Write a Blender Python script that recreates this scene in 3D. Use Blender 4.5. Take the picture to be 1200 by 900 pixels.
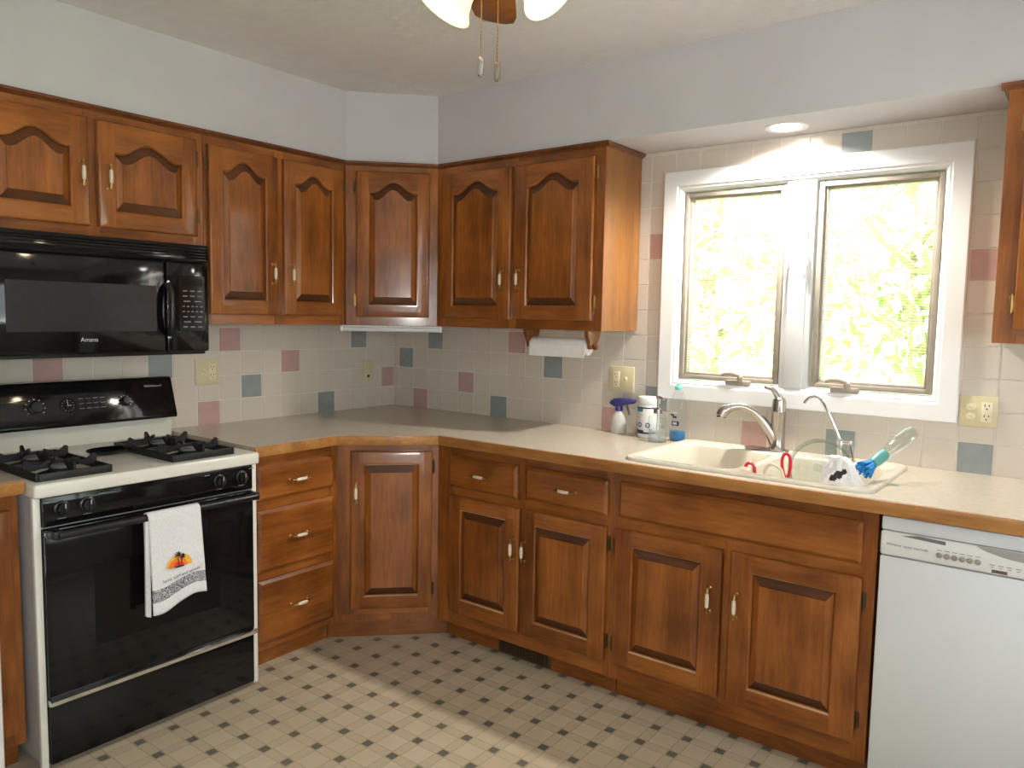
import bpy, bmesh, math, random
from mathutils import Vector, Matrix, noise
for o in list(bpy.data.objects): bpy.data.objects.remove(o, do_unlink=True)
S = bpy.context.scene
COL = S.collection
PI = math.pi
random.seed(7)

# ------------------------------------------------------------------ camera, sky, sun, lights, exposure
CAM = Vector((3.1514, -3.0308, 1.4206)); YAW, PITCH, ROLL, FPX = 0.6516, -0.0878, 0.018, 898.9
fw = Vector((-math.sin(YAW)*math.cos(PITCH), math.cos(YAW)*math.cos(PITCH), math.sin(PITCH)))
r0 = Vector((math.cos(YAW), math.sin(YAW), 0)); u0 = r0.cross(fw)
rt = math.cos(ROLL)*r0 + math.sin(ROLL)*u0; up = -math.sin(ROLL)*r0 + math.cos(ROLL)*u0
cd = bpy.data.cameras.new('camera'); cam = bpy.data.objects.new('camera', cd); COL.objects.link(cam)
cd.sensor_width = 36; cd.sensor_fit = 'HORIZONTAL'; cd.lens = FPX/1200*36; cd.clip_start = 0.05; cd.clip_end = 200
M = Matrix((rt, up, -fw)).transposed().to_4x4(); M.translation = CAM; cam.matrix_world = M
S.camera = cam

W = bpy.data.worlds.new('sky'); S.world = W; W.use_nodes = True
bg = W.node_tree.nodes['Background']; bg.inputs[0].default_value = (0.90, 0.94, 1.0, 1); bg.inputs[1].default_value = 7.5

def light(name, kind, loc, energy, color=(1, 1, 1), size=0.1, rot=None, **kw):
    d = bpy.data.lights.new(name, kind); d.energy = energy; d.color = color
    if kind in ('POINT', 'SPOT'): d.shadow_soft_size = size
    for k, v in kw.items(): setattr(d, k, v)
    o = bpy.data.objects.new(name, d); o.location = loc
    if rot: o.rotation_euler = rot
    COL.objects.link(o); return o

def aim(o, d): o.rotation_euler = Vector(d).to_track_quat('-Z', 'Y').to_euler()

sun = light('sun', 'SUN', (0, 0, 20), 150.0, (1, .95, .85), angle=0.01); aim(sun, (0.35, 0.75, -0.75))
# the daylight that comes in through the room's window openings (sampled as portals of the sky)
def portal(name, loc, d, sx, sy):
    o = light(name, 'AREA', loc, 1, shape='RECTANGLE', size_y=sy); o.data.size = sx; o.data.cycles.is_portal = True; aim(o, d)
portal('portal_window_1', (2.215, 0.15, 1.56), (0, -1, 0), 1.0, 0.85)
portal('portal_window_2', (4.42, -1.55, 1.45), (-1, 0, 0), 1.8, 1.2)
portal('portal_window_3', (4.42, -3.9, 1.2), (-1, 0, 0), 1.4, 2.0)
# camera flash beside the lens, and the recessed lamp over the sink
fl = light('camera_flash', 'SPOT', CAM + rt*0.025 + up*0.04 + fw*0.02, 50, (1, .97, .94), 0.012, spot_size=1.75, spot_blend=0.7); aim(fl, fw)
light('sink_downlight', 'SPOT', (2.19, -0.14, 2.122), 185, (1, .95, .86), 0.035, spot_size=2.75, spot_blend=0.6)

S.view_settings.view_transform = 'Standard'; S.view_settings.look = 'None'
S.view_settings.gamma = 1; S.view_settings.use_curve_mapping = False; S.view_settings.exposure = -0.12
S.cycles.use_denoising = True
S.cycles.max_bounces = 10; S.cycles.diffuse_bounces = 5; S.cycles.transparent_max_bounces = 16
S.cycles.sample_clamp_indirect = 6.0; S.cycles.caustics_reflective = False; S.cycles.caustics_refractive = False

# ------------------------------------------------------------------ mesh helpers
class MB:
    """collects simple solids into one mesh"""
    def __init__(s): s.bm = bmesh.new()
    def _add(s, t, mat=0, T=None):
        if T is not None: bmesh.ops.transform(t, matrix=T, verts=t.verts)
        for f in t.faces: f.material_index = mat
        me = bpy.data.meshes.new('tmp'); t.to_mesh(me); t.free(); s.bm.from_mesh(me); bpy.data.meshes.remove(me); return s
    def box(s, x0, x1, y0, y1, z0, z1, mat=0, bev=0.0, seg=2, T=None):
        t = bmesh.new(); bmesh.ops.create_cube(t, size=1)
        for v in t.verts: v.co = Vector(((x0+x1)/2+v.co.x*(x1-x0), (y0+y1)/2+v.co.y*(y1-y0), (z0+z1)/2+v.co.z*(z1-z0)))
        if bev > 0: bmesh.ops.bevel(t, geom=list(t.edges), offset=bev, segments=seg, affect='EDGES', profile=0.5)
        return s._add(t, mat, T)
    def prism(s, pts, axis, a, b, mat=0, bev=0.0, T=None):
        """pts: 2D outline; axis 'x': (y,z), 'y': (x,z), 'z': (x,y); extruded from a to b"""
        t = bmesh.new()
        f3 = {'x': lambda p, c: (c, p[0], p[1]), 'y': lambda p, c: (p[0], c, p[1]), 'z': lambda p, c: (p[0], p[1], c)}[axis]
        A = [t.verts.new(f3(p, a)) for p in pts]; B = [t.verts.new(f3(p, b)) for p in pts]
        n = len(pts); t.faces.new(A); t.faces.new(B)
        for i in range(n): t.faces.new((A[i], A[(i+1) % n], B[(i+1) % n], B[i]))
        bmesh.ops.recalc_face_normals(t, faces=t.faces)
        if bev > 0: bmesh.ops.bevel(t, geom=list(t.edges), offset=bev, segments=2, affect='EDGES', profile=0.5)
        return s._add(t, mat, T)
    def lathe(s, prof, c=(0, 0, 0), seg=28, mat=0, T=None, sx=1, sy=1):
        t = bmesh.new(); rings = []
        for r, z in prof:
            if r < 1e-6: rings.append([t.verts.new((c[0], c[1], c[2]+z))])
            else: rings.append([t.verts.new((c[0]+sx*r*math.cos(2*PI*i/seg), c[1]+sy*r*math.sin(2*PI*i/seg), c[2]+z)) for i in range(seg)])
        for A, B in zip(rings, rings[1:]):
            for i in range(seg):
                j = (i+1) % seg
                if len(A) == 1 and len(B) == 1: continue
                if len(A) == 1: t.faces.new((A[0], B[i], B[j]))
                elif len(B) == 1: t.faces.new((A[i], A[j], B[0]))
                else: t.faces.new((A[i], A[j], B[j], B[i]))
        bmesh.ops.recalc_face_normals(t, faces=t.faces)
        return s._add(t, mat, T)
    def cyl(s, p0, p1, r0, r1=None, seg=16, mat=0):
        p0, p1 = Vector(p0), Vector(p1); r1 = r0 if r1 is None else r1; L = (p1-p0).length
        T = Matrix.Translation(p0) @ (p1-p0).to_track_quat('Z', 'Y').to_matrix().to_4x4()
        return s.lathe([(0, 0), (r0, 0), (r1, L), (0, L)], seg=seg, mat=mat, T=T)
    def tube(s, pts, r, seg=10, closed=False, mat=0, flat=1.0):
        pts = [Vector(p) for p in pts]; n = len(pts); R = r if isinstance(r, (list, tuple)) else [r]*n
        t = bmesh.new(); rings = []; N = None
        for i in range(n):
            a = pts[(i-1) % n] if closed or i else pts[0]; b = pts[(i+1) % n] if closed or i < n-1 else pts[-1]
            d = (b-a).normalized()
            if N is None: N = d.orthogonal().normalized()
            N = (N - d*N.dot(d)).normalized(); B = d.cross(N)
            rings.append([t.verts.new(pts[i] + (N*math.cos(2*PI*k/seg) + B*math.sin(2*PI*k/seg)*flat)*R[i]) for k in range(seg)])
        for i in range(n if closed else n-1):
            A, B = rings[i], rings[(i+1) % n]
            for k in range(seg): t.faces.new((A[k], A[(k+1) % seg], B[(k+1) % seg], B[k]))
        if not closed: t.faces.new(rings[0]); t.faces.new(rings[-1])
        bmesh.ops.recalc_face_normals(t, faces=t.faces)
        return s._add(t, mat)
    def build(s, name, mats, parent=None, smooth=True, angle=35):
        me = bpy.data.meshes.new(name); s.bm.to_mesh(me); s.bm.free()
        for m in (mats if isinstance(mats, (list, tuple)) else [mats]): me.materials.append(m)
        if smooth:
            me.shade_smooth(); me.set_sharp_from_angle(angle=math.radians(angle))
        o = bpy.data.objects.new(name, me); COL.objects.link(o)
        if parent is not None: o.parent = parent
        return o

def tag(o, label=None, cat=None, group=None, kind=None):
    if label: o['label'] = label
    if cat: o['category'] = cat
    if group: o['group'] = group
    if kind: o['kind'] = kind
    return o
def thing(name, label, cat, loc=(0, 0, 0), rz=0, group=None):
    o = bpy.data.objects.new(name, None); COL.objects.link(o); o.location = loc; o.rotation_euler = (0, 0, rz)
    o.empty_display_size = .05
    return tag(o, label, cat, group)
def lettering(body, size, loc, rot, mat, parent, name='lettering', sx=1.0):
    c = bpy.data.curves.new(name, 'FONT'); c.body = body; c.size = size; c.extrude = 0.0002; c.align_x = 'CENTER'; c.align_y = 'CENTER'
    c.materials.append(mat); t = bpy.data.objects.new(name, c); COL.objects.link(t)
    me = bpy.data.meshes.new_from_object(t.evaluated_get(bpy.context.evaluated_depsgraph_get())); bpy.data.objects.remove(t, do_unlink=True)
    o = bpy.data.objects.new(name, me); COL.objects.link(o); o.parent = parent
    o.location = loc; o.rotation_euler = rot; o.scale = (sx, 1, 1); return o
def smoothpath(pts, n=6):
    """Catmull-Rom through pts"""
    P = [Vector(p) for p in pts]; P = [2*P[0]-P[1]] + P + [2*P[-1]-P[-2]]; out = []
    for i in range(1, len(P)-2):
        for k in range(n):
            t = k/n; a, b, c, d = P[i-1], P[i], P[i+1], P[i+2]
            out.append(0.5*((2*b) + (c-a)*t + (2*a-5*b+4*c-d)*t*t + (-a+3*b-3*c+d)*t**3))
    return out + [P[-2]]

# ------------------------------------------------------------------ materials
def mat(name, col, rough=0.5, metal=0.0, spec=0.5, coat=0.0, emit=None, estr=0.0, trans=0.0, ior=1.45, sss=0.0):
    m = bpy.data.materials.new(name); m.use_nodes = True; b = m.node_tree.nodes['Principled BSDF']
    b.inputs['Base Color'].default_value = (*col, 1); b.inputs['Roughness'].default_value = rough; b.inputs['Metallic'].default_value = metal
    b.inputs['Specular IOR Level'].default_value = spec; b.inputs['Coat Weight'].default_value = coat; b.inputs['Coat Roughness'].default_value = 0.12
    b.inputs['IOR'].default_value = ior; b.inputs['Transmission Weight'].default_value = trans
    if sss: b.inputs['Subsurface Weight'].default_value = sss; b.inputs['Subsurface Radius'].default_value = (.01, .01, .01)
    if emit: b.inputs['Emission Color'].default_value = (*emit, 1); b.inputs['Emission Strength'].default_value = estr
    return m
def N(m, t, **kw):
    n = m.node_tree.nodes.new(t)
    for k, v in kw.items():
        if k in n.inputs: n.inputs[k].default_value = v
        else: setattr(n, k, v)
    return n
def L(m, a, b): m.node_tree.links.new(a, b)
def bsdf(m): return m.node_tree.nodes['Principled BSDF']
def ramp(m, fac, stops):
    r = N(m, 'ShaderNodeValToRGB'); e = r.color_ramp.elements
    while len(e) < len(stops): e.new(0.5)
    for i, (p, c) in enumerate(stops): e[i].position = p; e[i].color = (*c, 1)
    L(m, fac, r.inputs[0]); return r.outputs[0]
def bump(m, h, strength=.1, dist=.002):
    b = N(m, 'ShaderNodeBump'); b.inputs['Strength'].default_value = strength; b.inputs['Distance'].default_value = dist
    L(m, h, b.inputs['Height']); L(m, b.outputs[0], bsdf(m).inputs['Normal'])
def noisy(m, c0, c1, scale=8, detail=3, lo=.35, hi=.65, bumps=0, bscale=None):
    """blend of two close colours from object-space noise"""
    tc = N(m, 'ShaderNodeTexCoord'); n = N(m, 'ShaderNodeTexNoise', Scale=scale, Detail=detail); L(m, tc.outputs['Object'], n.inputs['Vector'])
    L(m, ramp(m, n.outputs[0], [(lo, c0), (hi, c1)]), bsdf(m).inputs['Base Color'])
    if bumps:
        n2 = N(m, 'ShaderNodeTexNoise', Scale=bscale or scale*6, Detail=4); L(m, tc.outputs['Object'], n2.inputs['Vector']); bump(m, n2.outputs[0], bumps, .004)
    return m
def wood(name, axis, dark, mid, lite, rough=.36, coat=.50):
    m = mat(name, mid, rough, coat=coat, spec=.25)
    tc = N(m, 'ShaderNodeTexCoord'); oi = N(m, 'ShaderNodeObjectInfo')
    mp = N(m, 'ShaderNodeMapping'); sc = {'z': (9, 9, .9), 'x': (.9, 9, 9), 'y': (9, .9, 9)}[axis]; mp.inputs['Scale'].default_value = sc
    mul = N(m, 'ShaderNodeVectorMath', operation='SCALE'); mul.inputs[0].default_value = (11, 7, 5); L(m, oi.outputs['Random'], mul.inputs['Scale'])
    ad = N(m, 'ShaderNodeVectorMath', operation='ADD'); L(m, tc.outputs['Object'], ad.inputs[0]); L(m, mul.outputs[0], ad.inputs[1])
    L(m, ad.outputs[0], mp.inputs[0])
    n1 = N(m, 'ShaderNodeTexNoise', Scale=1.0, Detail=5, Roughness=.55, Distortion=.4); L(m, mp.outputs[0], n1.inputs['Vector'])
    n2 = N(m, 'ShaderNodeTexNoise', Scale=9.0, Detail=3, Roughness=.6); L(m, mp.outputs[0], n2.inputs['Vector'])
    mx = N(m, 'ShaderNodeMath', operation='MULTIPLY_ADD'); mx.inputs[1].default_value = .35; L(m, n2.outputs[0], mx.inputs[0])
    m2 = N(m, 'ShaderNodeMath', operation='MULTIPLY'); m2.inputs[1].default_value = .65; L(m, n1.outputs[0], m2.inputs[0]); L(m, m2.outputs[0], mx.inputs[2])
    n3 = N(m, 'ShaderNodeTexNoise', Scale=5.0, Detail=2); L(m, ad.outputs[0], n3.inputs['Vector'])   # blotchy stain
    m3 = N(m, 'ShaderNodeMath', operation='MULTIPLY_ADD'); m3.inputs[1].default_value = .45; m3.inputs[2].default_value = -.225; L(m, n3.outputs[0], m3.inputs[0])
    sm = N(m, 'ShaderNodeMath', operation='ADD'); L(m, mx.outputs[0], sm.inputs[0]); L(m, m3.outputs[0], sm.inputs[1])
    L(m, ramp(m, sm.outputs[0], [(.33, dark), (.5, mid), (.67, lite)]), bsdf(m).inputs['Base Color'])
    bump(m, n2.outputs[0], .04, .002)
    return m
WD, WM, WL = (.115, .031, .005), (.215, .066, .0105), (.315, .106, .020)
wood_v = wood('cherry_wood_upright_grain', 'z', WD, WM, WL)
wood_h = wood('cherry_wood_level_grain', 'x', WD, WM, WL)
wood_side = wood('honey_wood_side', 'z', (.145, .056, .013), (.195, .078, .019), (.245, .102, .027))
wood_edge = wood('oak_edge', 'x', (.22, .09, .022), (.34, .15, .042), (.45, .22, .07), .4, .1)
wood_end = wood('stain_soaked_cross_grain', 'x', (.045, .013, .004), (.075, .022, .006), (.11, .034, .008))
wood_worn = wood('worn_pale_wood_edge', 'x', (.20, .085, .03), (.36, .20, .10), (.52, .34, .20))
wood_dark = mat('dark_wood_moulding', (.085, .024, .008), .35, coat=.2)
wood_dark_n = noisy(wood_dark, (.085, .024, .007), (.14, .042, .011), 30)
wood_blade = wood('fan_blade_wood', 'x', (.19, .06, .015), (.30, .11, .026), (.38, .15, .04), .4, .1)
brass = mat('aged_brass', (.42, .26, .09), .32, 1.0)
brass_dark = mat('dark_bronze_hinge', (.10, .065, .035), .4, .8)
ceramic = mat('cream_ceramic', (.68, .58, .45), .2, coat=.3)
paint_wall = noisy(mat('grey_wall_paint', (.5, .5, .5), .75, spec=.3), (.57, .555, .565), (.60, .585, .595), 3, bumps=.06, bscale=180)
paint_ceiling = noisy(mat('textured_ceiling_paint', (.6, .58, .56), .9, spec=.2), (.77, .755, .745), (.80, .785, .775), 14, bumps=.9, bscale=45)
paint_trim = noisy(mat('white_trim_paint', (.82, .82, .82), .35), (.82, .82, .82), (.85, .85, .85), 5)
tile_cream = mat('cream_glazed_tile', (.6, .53, .45), .22, coat=.2)
_t = tile_cream; _g = N(_t, 'ShaderNodeNewGeometry'); L(_t, ramp(_t, _g.outputs['Random Per Island'], [(0, (.60, .54, .468)), (1, (.625, .565, .492))]), bsdf(_t).inputs['Base Color'])
tile_pink = noisy(mat('dusty_pink_glazed_tile', (.5, .3, .27), .22, coat=.2), (.47, .295, .272), (.50, .32, .298), 20)
tile_blue = noisy(mat('blue_grey_glazed_tile', (.28, .33, .34), .22, coat=.2), (.255, .285, .285), (.285, .315, .315), 20)
grout = noisy(mat('pale_grout', (.62, .57, .50), .8), (.62, .565, .50), (.67, .615, .55), 40)
counter_m = noisy(mat('beige_laminate', (.5, .44, .36), .22, coat=.15), (.49, .42, .335), (.53, .46, .37), 60, 4)
black = noisy(mat('black_enamel', (.006, .006, .007), .07, spec=.4), (.004, .004, .0045), (.006, .006, .0065), 4)
black_soft = noisy(mat('black_plastic', (.012, .012, .013), .35), (.006, .006, .0065), (.009, .009, .010), 30)
black_glass = mat('dark_oven_glass', (.004, .004, .004), .10, spec=.25)
mw_glass = noisy(mat('perforated_microwave_glass', (.05, .05, .052), .07), (.028, .028, .030), (.036, .036, .038), 300)
grey_print = mat('grey_printing', (.16, .16, .17), .4)
silver_print = mat('silver_printing', (.5, .5, .52), .35)
iron = noisy(mat('cast_iron', (.012, .012, .013), .45), (.005, .005, .0055), (.010, .010, .010), 60, bumps=.2)
enamel = noisy(mat('almond_white_enamel', (.72, .70, .62), .2, coat=.3), (.71, .69, .62), (.74, .72, .65), 3)
enamel_side = noisy(mat('grey_painted_range_side', (.36, .34, .33), .4), (.34, .32, .31), (.38, .36, .35), 6)
white_app = noisy(mat('white_appliance_paint', (.72, .74, .75), .28, coat=.2), (.71, .73, .74), (.74, .755, .76), 3)
white_plastic = noisy(mat('white_plastic', (.75, .74, .72), .35), (.74, .73, .71), (.77, .76, .74), 8)
steel = noisy(mat('brushed_nickel', (.46, .42, .38), .24, 1.0), (.44, .40, .36), (.48, .44, .40), 90)
chrome = mat('chrome', (.72, .72, .73), .08, 1.0)
sink_m = noisy(mat('bisque_sink', (.72, .64, .50), .18, coat=.4), (.60, .55, .45), (.64, .59, .49), 5)
sash_m = noisy(mat('taupe_sash', (.36, .31, .25), .45), (.33, .285, .23), (.38, .33, .27), 20)
plate_m = noisy(mat('almond_wall_plate', (.62, .54, .34), .35), (.60, .52, .33), (.64, .56, .36), 20)
plate_lite = mat('ivory_device', (.74, .67, .48), .3)
slot_m = mat('dark_slot', (.02, .018, .015), .6)
red_m = mat('red_plastic', (.50, .012, .02), .3)
teal_m = mat('teal_plastic', (.10, .33, .30), .35)
blue_m = noisy(mat('bright_blue_bristle', (.02, .22, .55), .5), (.015, .17, .48), (.03, .30, .66), 60)
purple_m = mat('blue_violet_plastic', (.035, .032, .16), .3)
paper_m = noisy(mat('white_paper_towel', (.78, .75, .73), .9, spec=.1), (.75, .72, .70), (.80, .77, .75), 40, bumps=.3)
cloth_w = noisy(mat('white_terry', (.74, .73, .74), .95, spec=.1), (.70, .69, .70), (.78, .77, .78), 150, bumps=.5, bscale=400)
cloth_dk = noisy(mat('dark_printed_cloth', (.03, .02, .025), .9), (.022, .015, .018), (.045, .03, .035), 80)
vent_m = mat('brown_register_metal', (.10, .07, .045), .45, .4)
shade_m = mat('lit_frosted_glass_shade', (.9, .8, .6), .4, emit=(1.0, .76, .38), estr=1.15)
bulb_m = mat('lit_bulb', (1, 1, 1), .4, emit=(1.0, .86, .62), estr=6)
can_m = mat('lit_recessed_bulb', (1, 1, 1), .4, emit=(1.0, .95, .86), estr=25)
navy = mat('navy_print', (.02, .03, .12), .4)
sky_print = mat('light_blue_print', (.05, .25, .38), .4)

def clear(name, tint=(1, 1, 1), rough=.02, base=.02, ior=1.45):
    """thin clear wall: straight-through transmission with a fresnel shine"""
    m = bpy.data.materials.new(name); m.use_nodes = True; nt = m.node_tree; nt.nodes.clear()
    o = N(m, 'ShaderNodeOutputMaterial'); mx = N(m, 'ShaderNodeMixShader'); t = N(m, 'ShaderNodeBsdfTransparent'); g = N(m, 'ShaderNodeBsdfGlossy')
    t.inputs[0].default_value = (*tint, 1); g.inputs['Roughness'].default_value = rough
    f0 = N(m, 'ShaderNodeLayerWeight'); f0.inputs[0].default_value = .5; f = N(m, 'ShaderNodeMath', operation='POWER'); f.inputs[1].default_value = 4.0; L(m, f0.outputs['Facing'], f.inputs[0])
    f2 = N(m, 'ShaderNodeMath', operation='MULTIPLY'); f2.inputs[1].default_value = .55; L(m, f.outputs[0], f2.inputs[0]); f = f2
    ad = N(m, 'ShaderNodeMath', operation='ADD'); ad.inputs[1].default_value = base; ad.use_clamp = True
    L(m, f.outputs[0], ad.inputs[0]); L(m, ad.outputs[0], mx.inputs[0]); L(m, t.outputs[0], mx.inputs[1]); L(m, g.outputs[0], mx.inputs[2]); L(m, mx.outputs[0], o.inputs[0])
    return m
def milky(name, col, f, rough=.3):
    """translucent plastic: part see-through, part diffuse"""
    m = mat(name, col, rough); nt = m.node_tree; o = nt.nodes['Material Output']; mx = N(m, 'ShaderNodeMixShader', Fac=f); t = N(m, 'ShaderNodeBsdfTransparent')
    L(m, bsdf(m).outputs[0], mx.inputs[2]); L(m, t.outputs[0], mx.inputs[1]); L(m, mx.outputs[0], o.inputs[0]); return m
pane_m = clear('window_glass', (.97, .99, .98))
glass_m = clear('clear_glass', (.93, .955, .95), .02, .05)
pet_m = clear('clear_plastic', (.97, .98, .98), .10, .05)
liquid_blue = milky('blue_detergent', (.02, .22, .55), .85, .1)
liquid_pale = milky('pale_soap', (.55, .60, .58), .35, .1)
spray_m = milky('frosted_plastic', (.72, .72, .66), .65, .35)
screen_m = milky('insect_screen', (.16, .16, .14), .12, .8)
_w = N(screen_m, 'ShaderNodeTexWave', Scale=30, bands_direction='Z'); _tc = N(screen_m, 'ShaderNodeTexCoord'); L(screen_m, _tc.outputs['Object'], _w.inputs['Vector'])
_mr = N(screen_m, 'ShaderNodeMapRange'); _mr.inputs[3].default_value = .08; _mr.inputs[4].default_value = .26; L(screen_m, _w.outputs['Fac'], _mr.inputs[0]); L(screen_m, _mr.outputs[0], [n for n in screen_m.node_tree.nodes if n.type == 'MIX_SHADER'][0].inputs[0])
leafy = {}
for nm, c0, c1 in (('green', (.30, .38, .17), (.46, .53, .29)), ('yellow_green', (.42, .48, .26), (.56, .61, .37)), ('deep_green', (.025, .07, .015), (.07, .13, .03))):
    m = mat('leaves_'+nm, c0, .6); g = N(m, 'ShaderNodeNewGeometry'); L(m, ramp(m, g.outputs['Random Per Island'], [(0, c0), (1, c1)]), bsdf(m).inputs['Base Color']); m.node_tree.nodes['Principled BSDF'].inputs['Specular IOR Level'].default_value = .2; tl = N(m, 'ShaderNodeBsdfTranslucent'); mxs = N(m, 'ShaderNodeMixShader', Fac=.45); L(m, bsdf(m).inputs['Base Color'].links[0].from_socket, tl.inputs[0]); L(m, bsdf(m).outputs[0], mxs.inputs[1]); L(m, tl.outputs[0], mxs.inputs[2]); L(m, mxs.outputs[0], m.node_tree.nodes['Material Output'].inputs[0]); leafy[nm] = m
bark_m = noisy(mat('bark', (.12, .09, .06), .9), (.24, .20, .15), (.34, .29, .23), 12)
lawn_m = noisy(mat('lawn_grass', (.12, .22, .05), .9), (.10, .19, .04), (.20, .30, .08), 3)
siding_m = noisy(mat('outside_siding', (.6, .6, .57), .7), (.40, .40, .41), (.46, .46, .47), 3)

# floor: sheet vinyl printed with crossing bands and small dark squares where they cross
floor_m = mat('plaid_sheet_vinyl', (.5, .42, .3), .38)
def floor_nodes(m, pitch=.1168, x0=.611, y0=-.674):
    g = N(m, 'ShaderNodeNewGeometry'); sp = N(m, 'ShaderNodeSeparateXYZ'); L(m, g.outputs['Position'], sp.inputs[0])
    def dist(out, o):
        a = N(m, 'ShaderNodeMath', operation='SUBTRACT'); a.inputs[1].default_value = o; L(m, out, a.inputs[0])
        b = N(m, 'ShaderNodeMath', operation='PINGPONG'); b.inputs[1].default_value = pitch/2; L(m, a.outputs[0], b.inputs[0]); return b.outputs[0]
    dx, dy = dist(sp.outputs[0], x0), dist(sp.outputs[1], y0)
    def lt(v, w):
        a = N(m, 'ShaderNodeMath', operation='LESS_THAN'); a.inputs[1].default_value = w; L(m, v, a.inputs[0]); return a.outputs[0]
    def op(k, a, b):
        n = N(m, 'ShaderNodeMath', operation=k); L(m, a, n.inputs[0]); L(m, b, n.inputs[1]); return n.outputs[0]
    def mixc(f, a, b):
        n = N(m, 'ShaderNodeMix', data_type='RGBA'); L(m, f, n.inputs['Factor'])
        for v, s in ((a, n.inputs[6]), (b, n.inputs[7])):
            if isinstance(v, tuple): s.default_value = (*v, 1)
            else: L(m, v, s)
        return n.outputs[2]
    nz = N(m, 'ShaderNodeTexNoise', Scale=2.2, Detail=3); L(m, g.outputs['Position'], nz.inputs['Vector'])
    fine = N(m, 'ShaderNodeTexNoise', Scale=160, Detail=2); L(m, g.outputs['Position'], fine.inputs['Vector'])
    tile = ramp(m, nz.outputs[0], [(.38, (.47, .385, .27)), (.62, (.51, .43, .315))])
    band = ramp(m, fine.outputs[0], [(.3, (.43, .352, .247)), (.7, (.47, .39, .28))])
    line = (.33, .265, .175)
    w = .0185
    bx, by = lt(dx, w), lt(dy, w); bb = op('MAXIMUM', bx, by); dot = op('MULTIPLY', lt(dx, .0155), lt(dy, .0155))
    lx = op('SUBTRACT', lt(dx, w+.0014), lt(dx, w-.0014)); ly = op('SUBTRACT', lt(dy, w+.0014), lt(dy, w-.0014)); ll = op('MAXIMUM', lx, ly)
    cdot = ramp(m, fine.outputs[0], [(.3, (.105, .10, .075)), (.7, (.16, .15, .115))])
    c = mixc(bb, tile, band); c = mixc(ll, c, line); c = mixc(dot, c, cdot)
    L(m, c, bsdf(m).inputs['Base Color'])
floor_nodes(floor_m)

# ------------------------------------------------------------------ the room shell
X1, Y1, H = 4.3, -4.8, 2.445
def struct(name, b, m, parent=None, **kw):
    o = b.build(name, m, parent, **kw)
    if parent is None: o['kind'] = 'structure'
    return o
struct('floor', MB().box(-.15, X1+.15, Y1-.15, .15, -.1, 0), floor_m, smooth=False)
struct('ceiling', MB().box(-.15, X1+.15, Y1-.15, .15, H, H+.12), paint_ceiling, smooth=False)
wall_left = struct('wall_left', MB().box(-.14, 0, Y1-.14, .0, 0, H), paint_wall, smooth=False)
# wall with the sink window
WX0, WX1, WZ0, WZ1 = 1.72, 2.70, 1.155, 1.965
b = MB(); b.box(-.14, WX0, 0, .14, 0, H).box(WX1, X1+.14, 0, .14, 0, H).box(WX0, WX1, 0, .14, 0, WZ0).box(WX0, WX1, 0, .14, WZ1, H)
wall_back = struct('wall_back', b, paint_wall, smooth=False)
# right wall with two window openings, and the wall behind the camera
def wall_x_with_holes(name, x0, x1, ya, yb, holes):
    b = MB(); y = ya
    for (h0, h1, z0, z1) in holes:
        b.box(x0, x1, y, h0, 0, H)
        if z0 > 0: b.box(x0, x1, h0, h1, 0, z0)
        b.box(x0, x1, h0, h1, z1, H); y = h1
    b.box(x0, x1, y, yb, 0, H); return struct(name, b, paint_wall, smooth=False)
wall_x_with_holes('wall_right', X1, X1+.14, Y1-.14, 0, [(-4.6, -3.2, .06, 2.06), (-2.4, -.68, .86, 2.02)])
struct('wall_front', MB().box(-.14, X1+.14, Y1-.14, Y1, 0, H), paint_wall, smooth=False)
def side_window(name, y0, y1, z0, z1):
    w = bpy.data.objects.new(name, None); COL.objects.link(w); w['kind'] = 'structure'
    f = MB(); t = .05
    f.box(X1-.015, X1+.14, y0, y0+t, z0, z1).box(X1-.015, X1+.14, y1-t, y1, z0, z1).box(X1-.015, X1+.14, y0+t, y1-t, z0, z0+t).box(X1-.015, X1+.14, y0+t, y1-t, z1-t, z1)
    ym = (y0+y1)/2; f.box(X1+.02, X1+.10, ym-.03, ym+.03, z0+t, z1-t)
    f.build('window_frame', paint_trim, w, smooth=False)
    MB().box(X1+.055, X1+.061, y0+t, y1-t, z0+t, z1-t).build('pane', pane_m, w, smooth=False)
side_window('window_2', -2.4, -.68, .86, 2.02); side_window('window_3', -4.6, -3.2, .06, 2.06)
# soffit boxed in above the wall cabinets, chamfered across the corner
SD = .305
b = MB(); b.prism([(0, 0), (X1, 0), (X1, -SD), (.606, -SD), (SD, -.606), (SD, Y1), (0, Y1)], 'z', 2.128, H)
# hole for the recessed lamp is a separate fitting under the box
struct('ceiling_soffit', b, paint_wall, smooth=False)
struct('baseboard_right', MB().box(X1-.012, X1, -3.2, -2.4, 0, .09, bev=.003).box(X1-.012, X1, -2.4, -.66, 0, .09, bev=.003), paint_trim)
struct('baseboard_front', MB().box(.0, X1, Y1, Y1+.012, 0, .09, bev=.003), paint_trim)

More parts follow.
